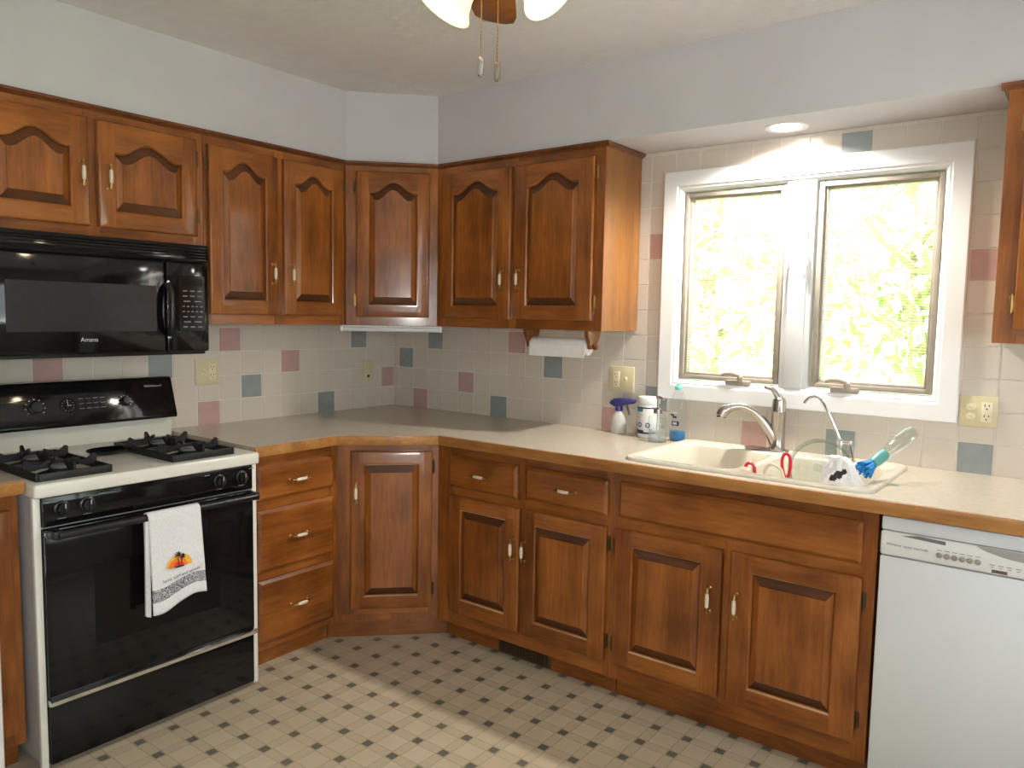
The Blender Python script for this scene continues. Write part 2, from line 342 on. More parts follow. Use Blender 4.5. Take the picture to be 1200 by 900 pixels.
# ---- tiled splashback: 4 1/4 inch tiles, a few pink and blue-grey ones
TP = .1095; TZ = .9104
def tiles_right():
    b = MB(); g = .0016; p = .0475
    pink = {(2, 0), (5, 1), (8, 3), (13, 0), (15, 7), (19, 0), (26, 6)}
    blue = {(1, 2), (3, 3), (7, 0), (10, 2), (15, 1), (22, 0), (26, 0), (22, 10)}
    for j in range(0, 33):
        x0 = p+(j-1)*TP; x1 = x0+TP
        if j == 0: x0 = .004
        for k in range(11):
            z0 = TZ+k*TP; z1 = min(z0+TP, 2.127); x0 = max(.004, p+(j-1)*TP)
            if x0 > 1.665 and x1 < 2.755 and z0 > 1.10 and z1 < 2.01: continue
            if x1 < 1.5 and z0 > 1.38: continue
            if z0 > 1.06 and z1 < 2.04 and x0 < 2.755 < x1: x0 = 2.755
            c = 1 if (j, k) in pink else 2 if (j, k) in blue else 0
            t = bmesh.new(); a = g/2; d = .0026
            V = [t.verts.new(q) for q in ((x0+a, 0, z0+a), (x1-a, 0, z0+a), (x1-a, 0, z1-a), (x0+a, 0, z1-a), (x0+a+d, -.0062, z0+a+d), (x1-a-d, -.0062, z0+a+d), (x1-a-d, -.0062, z1-a-d), (x0+a+d, -.0062, z1-a-d))]
            for f in ((4, 5, 6, 7), (0, 1, 5, 4), (1, 2, 6, 5), (2, 3, 7, 6), (3, 0, 4, 7)): t.faces.new([V[i] for i in f])
            b._add(t, c)
    b.build('tile_splashback', [tile_cream, tile_pink, tile_blue], wall_back, smooth=False)
    gb = MB(); gb.box(0.004, 1.66, -.0045, 0, TZ, 1.42).box(1.48, 1.66, -.0045, 0, 1.42, 2.127).box(1.66, 2.76, -.0045, 0, TZ, 1.10).box(1.66, 2.76, -.0045, 0, 2.012, 2.127).box(2.76, 3.55, -.0045, 0, TZ, 2.127)
    gb.build('grout_bed', grout, wall_back, smooth=False)
def tiles_left():
    b = MB(); g = .0016
    pink = {(0, 1), (6, 2), (9, 3), (10, 0), (16, 2)}; blue = {(2, 3), (4, 0), (8, 1), (12, 2)}
    for i in range(0, 24):
        y1 = -(-.0095+i*TP); y0 = y1-TP; y1 = min(y1, -.007)
        for k in range(5):
            z0 = TZ+k*TP; z1 = z0+TP; c = 1 if (i, k) in pink else 2 if (i, k) in blue else 0
            t = bmesh.new(); a = g/2; d = .0026
            V = [t.verts.new(q) for q in ((0, y0+a, z0+a), (0, y1-a, z0+a), (0, y1-a, z1-a), (0, y0+a, z1-a), (.0062, y0+a+d, z0+a+d), (.0062, y1-a-d, z0+a+d), (.0062, y1-a-d, z1-a-d), (.0062, y0+a+d, z1-a-d))]
            for f in ((4, 5, 6, 7), (0, 1, 5, 4), (1, 2, 6, 5), (2, 3, 7, 6), (3, 0, 4, 7)): t.faces.new([V[q] for q in f])
            b._add(t, c)
    b.build('tile_splashback', [tile_cream, tile_pink, tile_blue], wall_left, smooth=False)
    MB().box(0, .0045, -2.62, -.004, TZ, 1.455).build('grout_bed', grout, wall_left, smooth=False)
tiles_right(); tiles_left()

# ------------------------------------------------------------------ the sink window
def rect_ring(b, x0, x1, z0, z1, w, y0, y1, mat_=0, bev=0.0):
    b.box(x0, x0+w, y0, y1, z0, z1, mat_, bev).box(x1-w, x1, y0, y1, z0, z1, mat_, bev).box(x0+w, x1-w, y0, y1, z0, z0+w, mat_, bev).box(x0+w, x1-w, y0, y1, z1-w, z1, mat_, bev)
def sink_window():
    w = bpy.data.objects.new('window_1', None); COL.objects.link(w); w['kind'] = 'structure'
    def mitred(prof, x0, x1, z0, z1):
        """picture-frame casing: profile (inset, y) swept round the rectangle with mitred corners"""
        t = bmesh.new(); rings = []
        for ins, y in prof: rings.append([t.verts.new(q) for q in ((x0+ins, y, z0+ins), (x1-ins, y, z0+ins), (x1-ins, y, z1-ins), (x0+ins, y, z1-ins))])
        for A, B in zip(rings, rings[1:]):
            for i in range(4): t.faces.new((A[i], A[(i+1) % 4], B[(i+1) % 4], B[i]))
        bmesh.ops.recalc_face_normals(t, faces=t.faces); return t
    b = MB(); b._add(mitred([(0, .0), (0, -.017), (.004, -.021), (.060, -.019), (.066, -.012), (.072, -.012), (.078, -.004), (.084, .004), (.084, .10)], 1.645, 2.781, 1.081, 2.036))
    b.build('window_casing', paint_trim, w, angle=25)
    m = MB(); m.box(2.158, 2.268, -.004, .10, 1.16, 1.955, bev=.004).box(2.178, 2.248, -.014, .0, 1.165, 1.95, bev=.004); m.build('mullion', paint_trim, w)
    for (x0, x1) in ((1.731, 2.152), (2.277, 2.694)):
        s = MB(); rect_ring(s, x0, x1, 1.17, 1.947, .018, .008, .07, 0, .003); rect_ring(s, x0+.014, x1-.014, 1.184, 1.933, .014, .022, .06, 0, .002)
        so = s.build('sash', sash_m, w)
        MB().box(x0+.024, x1-.024, .048, .052, 1.194, 1.923).build('pane', pane_m, so, smooth=False)
        MB().box(x0+.026, x1-.026, .030, .0305, 1.196, 1.921).build('insect_screen', screen_m, so, smooth=False)
        cx = (x0+x1)/2 + (.055 if x0 < 2 else -.08)
        k = MB(); k.box(cx-.05, cx+.05, -.012, .012, 1.158, 1.178, bev=.004).cyl((cx+.01, -.004, 1.178), (cx+.01, -.012, 1.196), .013, .010)
        k.tube(smoothpath([(cx+.01, -.012, 1.197), (cx-.02, -.022, 1.206), (cx-.05, -.02, 1.203), (cx-.065, -.016, 1.198)]), [.007]*18+[.009], 8); k.build('crank_operator', sash_m, so)
    for cx in (2.178, 2.250):
        k = MB(); k.box(cx-.007, cx+.007, -.030, -.010, 1.62, 1.685, bev=.003).tube(smoothpath([(cx, -.028, 1.68), (cx, -.040, 1.655), (cx, -.042, 1.61), (cx, -.036, 1.585)]), .006, 8); k.build('sash_lock', paint_trim, w)
sink_window()

# ------------------------------------------------------------------ cabinet making (built facing -Y, X to the right)
def ogee(s): return .5+.5*math.cos(PI*min(1, abs(s)/.88))
def door_loop(l, r, bt, tp, amp, y, il=None, ir=None, n=26, trim=1.0):
    """closed outline with the stile/rail joints as extra points, so rails butt between full-height stiles"""
    il = l if il is None else il; ir = r if ir is None else ir
    P = [(l, bt), (il, bt), (ir, bt), (r, bt), (r, tp)]
    for i in range(n+1):
        s = 1-2*i/n; P.append((il+(ir-il)*(s+1)/2, tp+amp*ogee(s*trim)))
    return [Vector((x, y, z)) for x, z in P+[(l, tp)]]
def strips(t, loops, rail, worn=None):
    vs = [[t.verts.new(p) for p in lp] for lp in loops]; n = len(vs[0])
    for k, (A, B) in enumerate(zip(vs, vs[1:])):
        for i in range(n):
            f = t.faces.new((A[i], A[(i+1) % n], B[(i+1) % n], B[i]))
            f.material_index = (2 if k == worn else rail) if (i == 1 or 5 <= i < n-2) else 0
    return vs
def finish(t, name, mats, parent, angle):
    bmesh.ops.remove_doubles(t, verts=t.verts, dist=1e-5); bmesh.ops.dissolve_degenerate(t, edges=t.edges, dist=1e-5)
    bmesh.ops.recalc_face_normals(t, faces=t.faces)
    me = bpy.data.meshes.new(name); t.to_mesh(me); t.free()
    for m in mats: me.materials.append(m)
    me.shade_smooth(); me.set_sharp_from_angle(angle=math.radians(angle))
    o = bpy.data.objects.new(name, me); COL.objects.link(o); o.parent = parent; return o
def make_door(parent, x0, x1, z0, z1, yf, amp=0.0, name='door', stile=.062, toprail=None, botrail=.056):
    """frame-and-raised-panel door standing on the face frame at y = yf"""
    th = .020; tr = toprail or (.056 if not amp else .088)
    l, r, bt, tp = x0+stile, x1-stile, z0+botrail, z1-tr
    o = bmesh.new()
    vs = strips(o, [door_loop(x0, x1, z0, z1, 0, yf, l, r), door_loop(x0, x1, z0, z1, 0, yf-th+.006, l, r), door_loop(x0+.003, x1-.003, z0+.003, z1-.003, 0, yf-th+.002, l, r), door_loop(x0+.008, x1-.008, z0+.008, z1-.008, 0, yf-th, l, r),
                    door_loop(l, r, bt, tp, amp, yf-th), door_loop(l+.005, r-.005, bt+.006, tp-.005, amp, yf-th+.004), door_loop(l+.006, r-.006, bt+.007, tp-.006, amp, yf-th+.015)], 1, None if amp else 4)
    o.faces.new(vs[0]).material_index = 0
    d = finish(o, name, (wood_v, wood_h, wood_worn), parent, 25)
    p = bmesh.new(); q = .027; qv = .036
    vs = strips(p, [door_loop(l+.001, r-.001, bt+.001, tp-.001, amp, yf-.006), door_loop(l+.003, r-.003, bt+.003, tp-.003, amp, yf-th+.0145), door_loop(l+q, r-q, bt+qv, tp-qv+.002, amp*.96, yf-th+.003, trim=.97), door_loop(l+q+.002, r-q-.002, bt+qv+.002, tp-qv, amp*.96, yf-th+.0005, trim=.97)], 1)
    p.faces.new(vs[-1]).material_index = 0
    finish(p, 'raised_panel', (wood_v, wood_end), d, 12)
    return d
def make_handle(door, x, z, yf, upright=True):
    """brass bail with a cream ceramic grip"""
    yf -= .020; a = .040
    def P(t, y): return (x, y, z+t) if upright else (x+t, y, z)
    h = MB()
    for s in (-1, 1):
        h.lathe([(0, 0), (.0065, 0), (.006, .003), (.003, .005), (.003, .020), (.0042, .023), (0, .025)], T=Matrix.Translation(P(s*a, yf)) @ Matrix.Rotation(PI/2, 4, 'X'), seg=10)
        h.cyl(P(s*a, yf-.021), P(s*.022, yf-.024), .0032, .0045, 8)
    h.cyl(P(-.026, yf-.024), P(.026, yf-.024), .0042, seg=8)
    h.build('handle', brass, door)
    g = MB(); g.tube([P(t, yf-.024) for t in (-.024, -.022, -.012, 0, .012, .022, .024)], [.0040, .0060, .0068, .0072, .0068, .0060, .0040], 12); g.build('handle_grip', ceramic, door)
def make_hinge(door, x, z, yf, m=None):
    h = MB(); h.box(x-.007, x+.007, yf-.004, yf, z-.024, z+.024, 0, .0012).cyl((x, yf-.006, z-.026), (x, yf-.006, z+.026), .0035, seg=8)
    for s in (-1, 1): h.lathe([(0, 0), (.0035, 0), (.002, .004), (0, .005)], c=(x, yf-.006, z+s*.026-(0 if s > 0 else .005)), seg=8)
    h.build('hinge', m or brass_dark, door)
def make_drawer(parent, x0, x1, z0, z1, yf, handle=True, hx=None, name='drawer'):
    b = MB(); th = .020
    t = bmesh.new(); lp = []
    for ins, y in ((0, yf), (0, yf-th+.009), (.012, yf-th), ): lp.append([t.verts.new(q) for q in ((x0+ins, y, z0+ins), (x1-ins, y, z0+ins), (x1-ins, y, z1-ins), (x0+ins, y, z1-ins))])
    for A, B in zip(lp, lp[1:]):
        for i in range(4): t.faces.new((A[i], A[(i+1) % 4], B[(i+1) % 4], B[i]))
    t.faces.new(lp[-1]); t.faces.new(lp[0]); bmesh.ops.recalc_face_normals(t, faces=t.faces); b._add(t)
    d = b.build(name, wood_h, parent, angle=20)
    if handle: make_handle(d, (x0+x1)/2 if hx is None else hx, (z0+z1)/2, yf, False)
    return d
def face_frame(parent, x0, x1, z0, z1, yf, stiles, rails, th=.019):
    """stiles: (xa, xb[, za, zb]); rails: (xa, xb, za, zb)"""
    b = MB()
    for st in stiles: b.box(st[0], st[1], yf, yf+th, st[2] if len(st) > 2 else z0, st[3] if len(st) > 2 else z1, 0, .0008, 1)
    for ra in rails: b.box(ra[0]+.0005, ra[1]-.0005, yf+.0006, yf+th, ra[2], ra[3], 1, .0008, 1)
    return b.build('face_frame', [wood_v, wood_h], parent)
def crown(parent, segs):
    b = MB()
    for (x0, x1, y0, y1) in segs: b.prism([(0, 2.098), (-.010, 2.100), (-.016, 2.110), (-.022, 2.114), (-.022, 2.127), (0, 2.127)], 'x', x0, x1, T=Matrix.Translation((0, y0, 0)))
    return b
UZ0, UZ1, UD = 1.367, 2.127, .31

# --- wall cabinets
def upper_pair(name, label, w, loc, rz, doors, z0, hinge_side_ext, group=None, side=None, handles_z=1.583, hinges=(2.01, 1.482)):
    c = thing(name, label, 'cabinet', (loc[0], loc[1], z0), rz, group)
    o0 = -z0   # children in local coordinates, raised back to world heights
    body = MB(); body.box(0, w, -UD+.019, -.008, 0, UZ1-z0-.001); 
    bo = body.build('carcass', side or wood_side, c)
    dz = [(d[0], d[1], d[2]-z0, d[3]-z0) for d in doors]
    ff_st = [(0, dz[0][0]+.012), (dz[-1][1]-.012, w)] + [(dz[i][1]-.010, dz[i+1][0]+.010) for i in range(len(dz)-1)]
    zb, zt = dz[0][2], dz[0][3]
    ra = []
    for i in range(len(dz)): ra += [(dz[i][0]+.010, dz[i][1]-.010, 0, zb+.012), (dz[i][0]+.010, dz[i][1]-.010, zt-.012, UZ1-z0)]
    face_frame(c, 0, w, 0, UZ1-z0, -UD, ff_st, ra)
    b = MB(); b.prism([(0, 2.108-z0), (-.006, 2.109-z0), (-.010, 2.114-z0), (-.018, 2.118-z0), (-.018, 2.127-z0), (0, 2.127-z0)], 'x', hinge_side_ext[0], w+hinge_side_ext[1], T=Matrix.Translation((0, -UD, 0)))
    if hinge_side_ext[1] > 0:
        e = hinge_side_ext[1]; b.prism([(0, 2.108-z0), (.006, 2.109-z0), (.010, 2.114-z0), (.018, 2.118-z0), (.018, 2.127-z0), (0, 2.127-z0)], 'y', -UD, -.008, T=Matrix.Translation((w, 0, 0)))
    if hinge_side_ext[0] < 0:
        b.prism([(0, 2.108-z0), (-.006, 2.109-z0), (-.010, 2.114-z0), (-.018, 2.118-z0), (-.018, 2.127-z0), (0, 2.127-z0)], 'y', -UD, -.008)
    b.build('crown_moulding', wood_dark, c)
    return c, dz
# over the microwave
cab, dz = upper_pair('wall_cabinet', 'short two-door cherry wall cabinet directly above the black microwave', .806, (0, -2.141, 0), PI/2, [(.030, .371, 1.71, 2.080), (.400, .774, 1.71, 2.080)], 1.677, (0, 0))
for i, d in enumerate(dz):
    do = make_door(cab, *d, -UD, amp=.046, stile=.058, toprail=.105)
    make_handle(do, .342 if i == 0 else .434, 1.886-1.677, -UD)
    for z in (2.008, 1.788): make_hinge(do, d[0]-.007 if i == 0 else d[1]+.008, z-1.677, -UD)
# between microwave and corner
cab, dz = upper_pair('wall_cabinet', 'tall two-door cherry wall cabinet between the microwave and the corner cabinet', .713, (0, -1.333, 0), PI/2, [(.015, .337, 1.409, 2.075), (.366, .689, 1.409, 2.075)], UZ0, (0, 0))
for i, d in enumerate(dz):
    do = make_door(cab, *d, -UD, amp=.046, stile=.058, toprail=.092)
    make_handle(do, .302 if i == 0 else .396, 1.584-UZ0, -UD)
    for z in (2.010, 1.482): make_hinge(do, d[0]-.006 if i == 0 else d[1]+.009, z-UZ0, -UD)
# window side
cab, dz = upper_pair('wall_cabinet', 'two-door cherry wall cabinet left of the window, paper towels hung beneath', .914, (.617, 0, 0), 0, [(.037, .447, 1.409, 2.073), (.465, .870, 1.409, 2.073)], UZ0, (0, .020))
for i, d in enumerate(dz):
    do = make_door(cab, *d, -UD, amp=.050, stile=.070, toprail=.092)
    make_handle(do, .412 if i == 0 else .502, 1.583-UZ0, -UD)
    for z in (2.010, 1.484): make_hinge(do, d[0]-.008 if i == 0 else d[1]+.009, z-UZ0, -UD, brass if i else None)
# right of the window, only its left edge is in the photo
cab, dz = upper_pair('wall_cabinet', 'cherry wall cabinet right of the window above the right-hand counter', .62, (2.893, 0, 0), 0, [(.052, .300, 1.409, 2.073), (.320, .568, 1.409, 2.073)], UZ0, (-.020, .020))
for i, d in enumerate(dz):
    do = make_door(cab, *d, -UD, amp=.046, stile=.058, toprail=.092)
    make_handle(do, .265 if i == 0 else .355, 1.583-UZ0, -UD)
    for z in (2.010, 1.484): make_hinge(do, d[0]-.008 if i == 0 else d[1]+.009, z-UZ0, -UD, brass)
# diagonal corner cabinets: local frame turned 45 degrees, origin in the room corner
def to_local(x, y): return ((x+y)/2**.5, -(x-y)/2**.5)
cab = thing('wall_cabinet', 'single-door cherry wall cabinet set diagonally across the corner', 'cabinet', (0, 0, UZ0), PI/4)
YU = -.92/2**.5
pent = [to_local(*q) for q in ((.008, -.008), (.615, -.008), (.615, -.313), (.313, -.615), (.008, -.615))]
MB().prism([(x, y+.006) if y > -.6 else (x, y+.0) for x, y in pent], 'z', .0, UZ1-UZ0-.001).build('carcass', wood_side, cab)
face_frame(cab, 0, 0, 0, UZ1-UZ0, YU-.006, [(-.214, -.150), (.164, .216)], [(-.151, .165, 0, .052), (-.151, .165, .706, UZ1-UZ0)], th=.012)
YU -= .006
do = make_door(cab, -.165, .177, 1.407-UZ0, 2.083-UZ0, YU, amp=.050, stile=.058, toprail=.096)
for z in (.238, .188):   # its pull is gone: only the two mounting posts show
    hm = MB(); hm.lathe([(0, 0), (.0045, 0), (.0035, .003), (0, .003)], T=Matrix.Translation((.154, YU-.020, z)) @ Matrix.Rotation(PI/2, 4, 'X'), seg=10); hm.build('handle_mount', brass_dark, do)
for z, m in ((2.010, None), (1.483, brass)): make_hinge(do, -.173, z-UZ0, YU, m)
MB().prism([(0, .741), (-.006, .742), (-.010, .747), (-.018, .751), (-.018, .760), (0, .760)], 'x', -.226, .226, T=Matrix.Translation((0, YU, 0))).build('crown_moulding', wood_dark, cab)

# --- base cabinets
BZ0, BZ1, BD, TOE = .088, .873, .61, .545
def base_cabinet(label, w, loc, rz, stiles, rails, side=None):
    c = thing('base_cabinet', label, 'cabinet', loc, rz)
    b = MB(); b.box(0.001, w-.001, -BD+.019, -.008, BZ0, .735 if side else BZ1)
    if side: b.box(0.001, .02, -BD+.019, -.008, .735, BZ1).box(w-.02, w-.001, -BD+.019, -.008, .735, BZ1)
    b.build('carcass', wood_v, c)
    face_frame(c, 0, w, BZ0, BZ1, -BD, stiles, rails)
    MB().box(0.002, w-.002, -TOE, -TOE+.018, 0, BZ0+.004).build('toe_kick', wood_h, c)
    return c
# three drawers beside the range
c = base_cabinet('three-drawer cherry base cabinet between the range and the corner cabinet', .418, (0, -1.338, 0), PI/2, [(0, .036), (.378, .418)], [(.035, .379, .812, BZ1), (.035, .379, .645, .700), (.035, .379, .365, .420), (.035, .379, BZ0, .135)])
for z0, z1 in ((.692, .825), (.408, .652), (.122, .373)): make_drawer(c, .022, .391, z0, z1, -BD, hx=.207)
# diagonal corner base
c = thing('base_cabinet', 'single-door cherry base cabinet set diagonally in the corner', 'cabinet', (0, 0, 0), PI/4)
YB = -1.524/2**.5
pent = [to_local(*q) for q in ((.008, -.008), (.914, -.008), (.914, -.60), (.60, -.914), (.008, -.914))]
MB().prism(pent, 'z', BZ0, BZ1).build('carcass', wood_v, c)
face_frame(c, 0, 0, BZ0+.03, BZ1, YB, [(-.2135, -.145), (.173, .2135)], [(-.146, .174, BZ0+.03, .160), (-.146, .174, .825, BZ1)], th=.012)
MB().prism([(-.261, YB+.046), (.261, YB+.046), (.250, YB+.062), (-.250, YB+.062)], 'z', 0, BZ0+.028).build('toe_kick', wood_h, c)
do = make_door(c, -.160, .186, .146, .838, YB, stile=.056, toprail=.056, botrail=.056)
make_handle(do, -.136, .661, YB)
for z in (.768, .228): make_hinge(do, .192, z, YB)
# two drawers over two doors
c = base_cabinet('cherry base cabinet with two drawers over two doors, left of the sink', .866, (.915, 0, 0), 0, [(0, .085), (.432, .480, .69, BZ1), (.436, .474, .13, .69), (.838, .866)],
                 [(.084, .433, .820, BZ1), (.479, .839, .820, BZ1), (.084, .839, .645, .712), (.084, .839, BZ0, .162)])
make_drawer(c, .072, .435, .694, .830, -BD, hx=.257); make_drawer(c, .477, .848, .700, .832, -BD, hx=.674)
for i, (a, b_) in enumerate(((.074, .449), (.461, .848))):
    do = make_door(c, a, b_, .148, .658, -BD, stile=.066, toprail=.054, botrail=.062)
    make_handle(do, .428 if i == 0 else .483, .494, -BD)
    for z in (.595, .225): make_hinge(do, a-.007 if i == 0 else b_+.006, z, -BD)
rg = thing('floor_register', 'slotted brown heating register in the toe kick under the drawers', 'vent', (1.347, -TOE, 0))
b = MB(); b.box(-.133, .133, -.008, -.0005, .004, .072, 0, .002); b.build('frame', vent_m, rg)
b = MB()
for i in range(24): b.box(-.122+i*.0104, -.117+i*.0104, -.013, -.008, .014, .062, 0, .0008)
b.build('grille', brass_dark, rg)
# sink base
c = base_cabinet('cherry sink base cabinet with two doors beside the white dishwasher', .892, (1.781, 0, 0), 0, [(0, .036), (.426, .455, .13, .69), (.848, .892)], [(.035, .849, .815, BZ1), (.035, .849, .645, .718), (.035, .849, BZ0, .162)], wood_side)
make_drawer(c, .031, .852, .703, .834, -BD, handle=False, name='false_drawer_front')
for i, (a, b_) in enumerate(((.019, .424), (.456, .858))):
    do = make_door(c, a, b_, .150, .662, -BD, stile=.070, toprail=.056, botrail=.064)
    make_handle(do, .390 if i == 0 else .482, .488, -BD)
    for z in (.592, .221): make_hinge(do, a-.007 if i == 0 else b_+.006, z, -BD)
# strip cabinet past the dishwasher and the sliver of cabinet left of the range
c = base_cabinet('cherry base cabinet with one door right of the dishwasher', .45, (3.292, 0, 0), 0, [(0, .04), (.41, .45)], [(.039, .411, .815, BZ1), (.039, .411, BZ0, .162)])
do = make_door(c, .026, .424, .150, .834, -BD, stile=.06); make_handle(do, .06, .60, -BD)
c = base_cabinet('narrow cherry base cabinet squeezed between the range and the white refrigerator', .100, (0, -2.232, 0), PI/2, [(0, .03), (.07, .10)], [(.029, .071, .80, BZ1), (.029, .071, BZ0, .14)])
MB().box(.022, .078, -BD-.014, -BD+.004, .13, .82, 0, .004).build('filler_panel', wood_v, c)

# --- worktops with an oak front edge
CT, CB, CF = .914, .8755, -.655
wt = thing('worktop', 'beige laminate worktop with oak edge wrapping the corner and sink', 'worktop', (0, 0, CB))
h = CT-CB
b = MB()
b.prism([(.008, -.008), (.008, -1.352), (-CF, -1.352), (-CF, -.962), (.962, CF), (1.822, CF), (1.822, -.008)], 'z', 0, h)
b.box(1.822, 2.640, CF, -.602, 0, h).box(1.822, 2.640, -.056, -.008, 0, h).box(2.640, 3.76, CF, -.008, 0, h)
b.build('laminate_top', counter_m, wt, smooth=False)
b = MB()
e = .012
b.box(-CF, -CF+e, -1.352, -.957, -.002, h-.0005, 0, .003)
k = e*math.tan(PI/8)
b.prism([(-CF, -.962), (-CF+e, -.962-k*0), (.962, CF-e), (.962, CF)], 'z', -.002, h-.0005, 0, .002)
b.box(.960, 3.76, CF-e, CF, -.002, h-.0005, 0, .003)
b.build('oak_edge', wood_edge, wt)
wt2 = thing('worktop', 'small beige laminate worktop piece left of the range', 'worktop', (0, -2.232, CB))
MB().box(.008, -CF, 0, .103, 0, h).build('laminate_top', counter_m, wt2, smooth=False)
MB().box(-CF, -CF+e, 0, .103, -.002, h-.0005, 0, .003).build('oak_edge', wood_edge, wt2)

# ------------------------------------------------------------------ gas range
RC = -1.739
rg = thing('gas_range', 'freestanding black and white gas range beneath the black microwave', 'range', (0, RC, 0), PI/2)
b = MB(); b.box(-.378, .378, -.672, -.03, .035, .862, 0, .003).box(-.36, .36, -.64, -.05, 0, .04); b.build('body', enamel_side, rg)
for xa, xb in ((-.379, -.358), (.360, .379)): MB().box(xa, xb, -.682, -.66, .012, .860, 0, .003).build('front_edge_trim', enamel, rg)
b = MB(); b.box(-.381, .381, -.702, -.022, .858, .902, 0, .008, 3); 
b.build('cooktop', enamel, rg)
MB().box(-.356, .358, -.690, -.655, .766, .857, 0, .004).build('burner_control_panel', black, rg)
d = MB().box(-.356, .358, -.694, -.655, .232, .760, 0, .006).build('oven_door', black, rg)
MB().box(-.215, .215, -.6955, -.69, .36, .62, 0, .0008, 1).build('oven_window', black_glass, d)
h = MB(); h.tube([(-.335, -.738, .748), (.340, -.738, .748)], .0125, 14)
for x in (-.333, .338): h.box(x-.014, x+.014, -.744, -.690, .734, .762, 0, .005)
h.build('handle', black_soft, d)
for x in (-.345, .350): MB().cyl((x, -.694, .745), (x, -.700, .745), .010, seg=12).build('handle_mount', chrome, d)
dr = MB().box(-.356, .358, -.690, -.655, .022, .212, 0, .006).build('storage_drawer', black, rg)
b = MB(); b.prism([(-.690, .212), (-.708, .216), (-.708, .228), (-.700, .232), (-.665, .232), (-.665, .212)], 'x', -.357, .361); b.build('drawer_pull_strip', chrome, dr)
for x in (-.303, -.229, .221, .310):
    k = MB(); T = Matrix.Translation((x, -.690, .818)) @ Matrix.Rotation(PI/2, 4, 'X')
    k.lathe([(0, 0), (.024, 0), (.023, .006), (.019, .008), (.017, .022), (0, .023)], T=T, seg=24).box(x-.0035, x+.0035, -.720, -.700, .800, .836, 0, .002)
    ko = k.build('burner_knob', black_soft, rg)
    MB().box(x-.001, x+.001, -.7215, -.7198, .822, .835).build('pointer_mark', silver_print, ko, smooth=False)
b = MB()
for x in (-.345, -.185, .175, .352): b.box(x-.010, x+.010, -.6906, -.6895, .842, .845)
for x in (-.303, -.229, .221, .310): b.box(x-.012, x+.012, -.6906, -.6895, .786, .788)
b.build('printed_burner_marks', grey_print, rg, smooth=False)
# backguard
b = MB(); b.prism([(-.022, .90), (-.082, .90), (-.086, .975), (-.070, 1.148), (-.022, 1.148)], 'x', -.380, .381, 0, .003); bgd = b.build('backguard', enamel, rg)
b = MB(); b.prism([(-.078, 1.150), (-.092, 1.143), (-.110, 1.085), (-.140, .992), (-.136, .982), (-.080, .984)], 'x', -.376, .377, 0, .004); pn = b.build('control_panel', black, rg)
tilt = math.atan2(.030, .093)
def onpanel(x, z, off=0):
    y = -.110-.030*(1.085-z)/.093 if z < 1.085 else -.110+.018*(z-1.085)/.058
    return (x, y-off, z)
for x, r in ((-.150, .026), (-.040, .027), (.172, .019)):
    T = Matrix.Translation(onpanel(x, 1.060)) @ Matrix.Rotation(PI/2-tilt, 4, 'X')
    if r < .027:
        k = MB(); k.lathe([(0, 0), (r, 0), (r*.95, .010), (r*.75, .013), (r*.7, .020), (0, .021)], T=T, seg=24); ko = k.build('control_knob', black_soft, rg)
        b = MB()
        for a in range(-4, 5):
            q = T @ Vector((r*1.22*math.sin(a*.55), r*1.22*math.cos(a*.55), .0016)); b.box(q.x-.0022, q.x+.0022, q.y-.0008, q.y+.0002, q.z-.0018, q.z+.0018)
        b.build('printed_dial_marks', silver_print, rg, smooth=False)
    else:
        k = MB(); k.lathe([(0, 0), (r, 0), (r, .004), (r-.003, .005), (r-.004, .003), (0, .003)], T=T, seg=28); ko = k.build('clock', black_glass, rg)
        b = MB(); b.box(-.0008, .0008, -.002, .019, .0034, .0040, T=T).box(-.002, .012, -.0008, .0008, .0034, .0040, T=T)
        for a in range(12): q = Vector((.021*math.sin(a*PI/6), .021*math.cos(a*PI/6), 0)); b.box(q.x-.001, q.x+.001, q.y-.001, q.y+.001, .0034, .0040, T=T)
        b.build('clock_hands_and_dial', silver_print, rg, smooth=False)
b = MB()
for i in range(4):
    for j in range(3):
        p = onpanel(.010+i*.026, 1.082-j*.018, .0004); b.box(p[0]-.009, p[0]+.009, p[1]-.0004, p[1]+.0006, p[2]-.0012, p[2]+.0012)
b.build('printed_timer_keys', grey_print, rg, smooth=False)
lettering('Whirlpool', .017, onpanel(.292, 1.112, .0012), (PI/2+.30, 0, 0), silver_print, rg)
# grates and burners: two cast-iron double grates
def grate(xa, xb):
    g = MB(); ya, yb = -.668, -.250; z0, z1 = .902, .926; w = .010
    g.box(xa, xa+w, ya, yb, z0, z1, 0, .002).box(xb-w, xb, ya, yb, z0, z1, 0, .002).box(xa+w, xb-w, ya, ya+w, z0, z1, 0, .002).box(xa+w, xb-w, yb-w, yb, z0, z1, 0, .002)
    ym = (ya+yb)/2; g.box(xa+w, xb-w, ym-w/2, ym+w/2, z0, z1, 0, .002); xm = (xa+xb)/2
    for yc in ((ya+ym)/2, (ym+yb)/2):
        for ang in range(4):
            dx, dy = ((1, 0), (0, 1), (-1, 0), (0, -1))[ang]; L0 = (xb-xa)/2-.004 if dx else (ym-ya)/2-.004
            T = Matrix.Translation((xm, yc, 0)) @ Matrix.Rotation(math.atan2(dy, dx), 4, 'Z')
            g.prism([(.030, .940), (.036, .938), (.060, .922), (L0-.030, .918), (L0, .920), (L0, .950), (L0-.008, .954), (L0-.030, .936), (.062, .936), (.034, .950)], 'y', -.004, .004, 0, T=T)
    return g.build('grate', iron, rg), xm
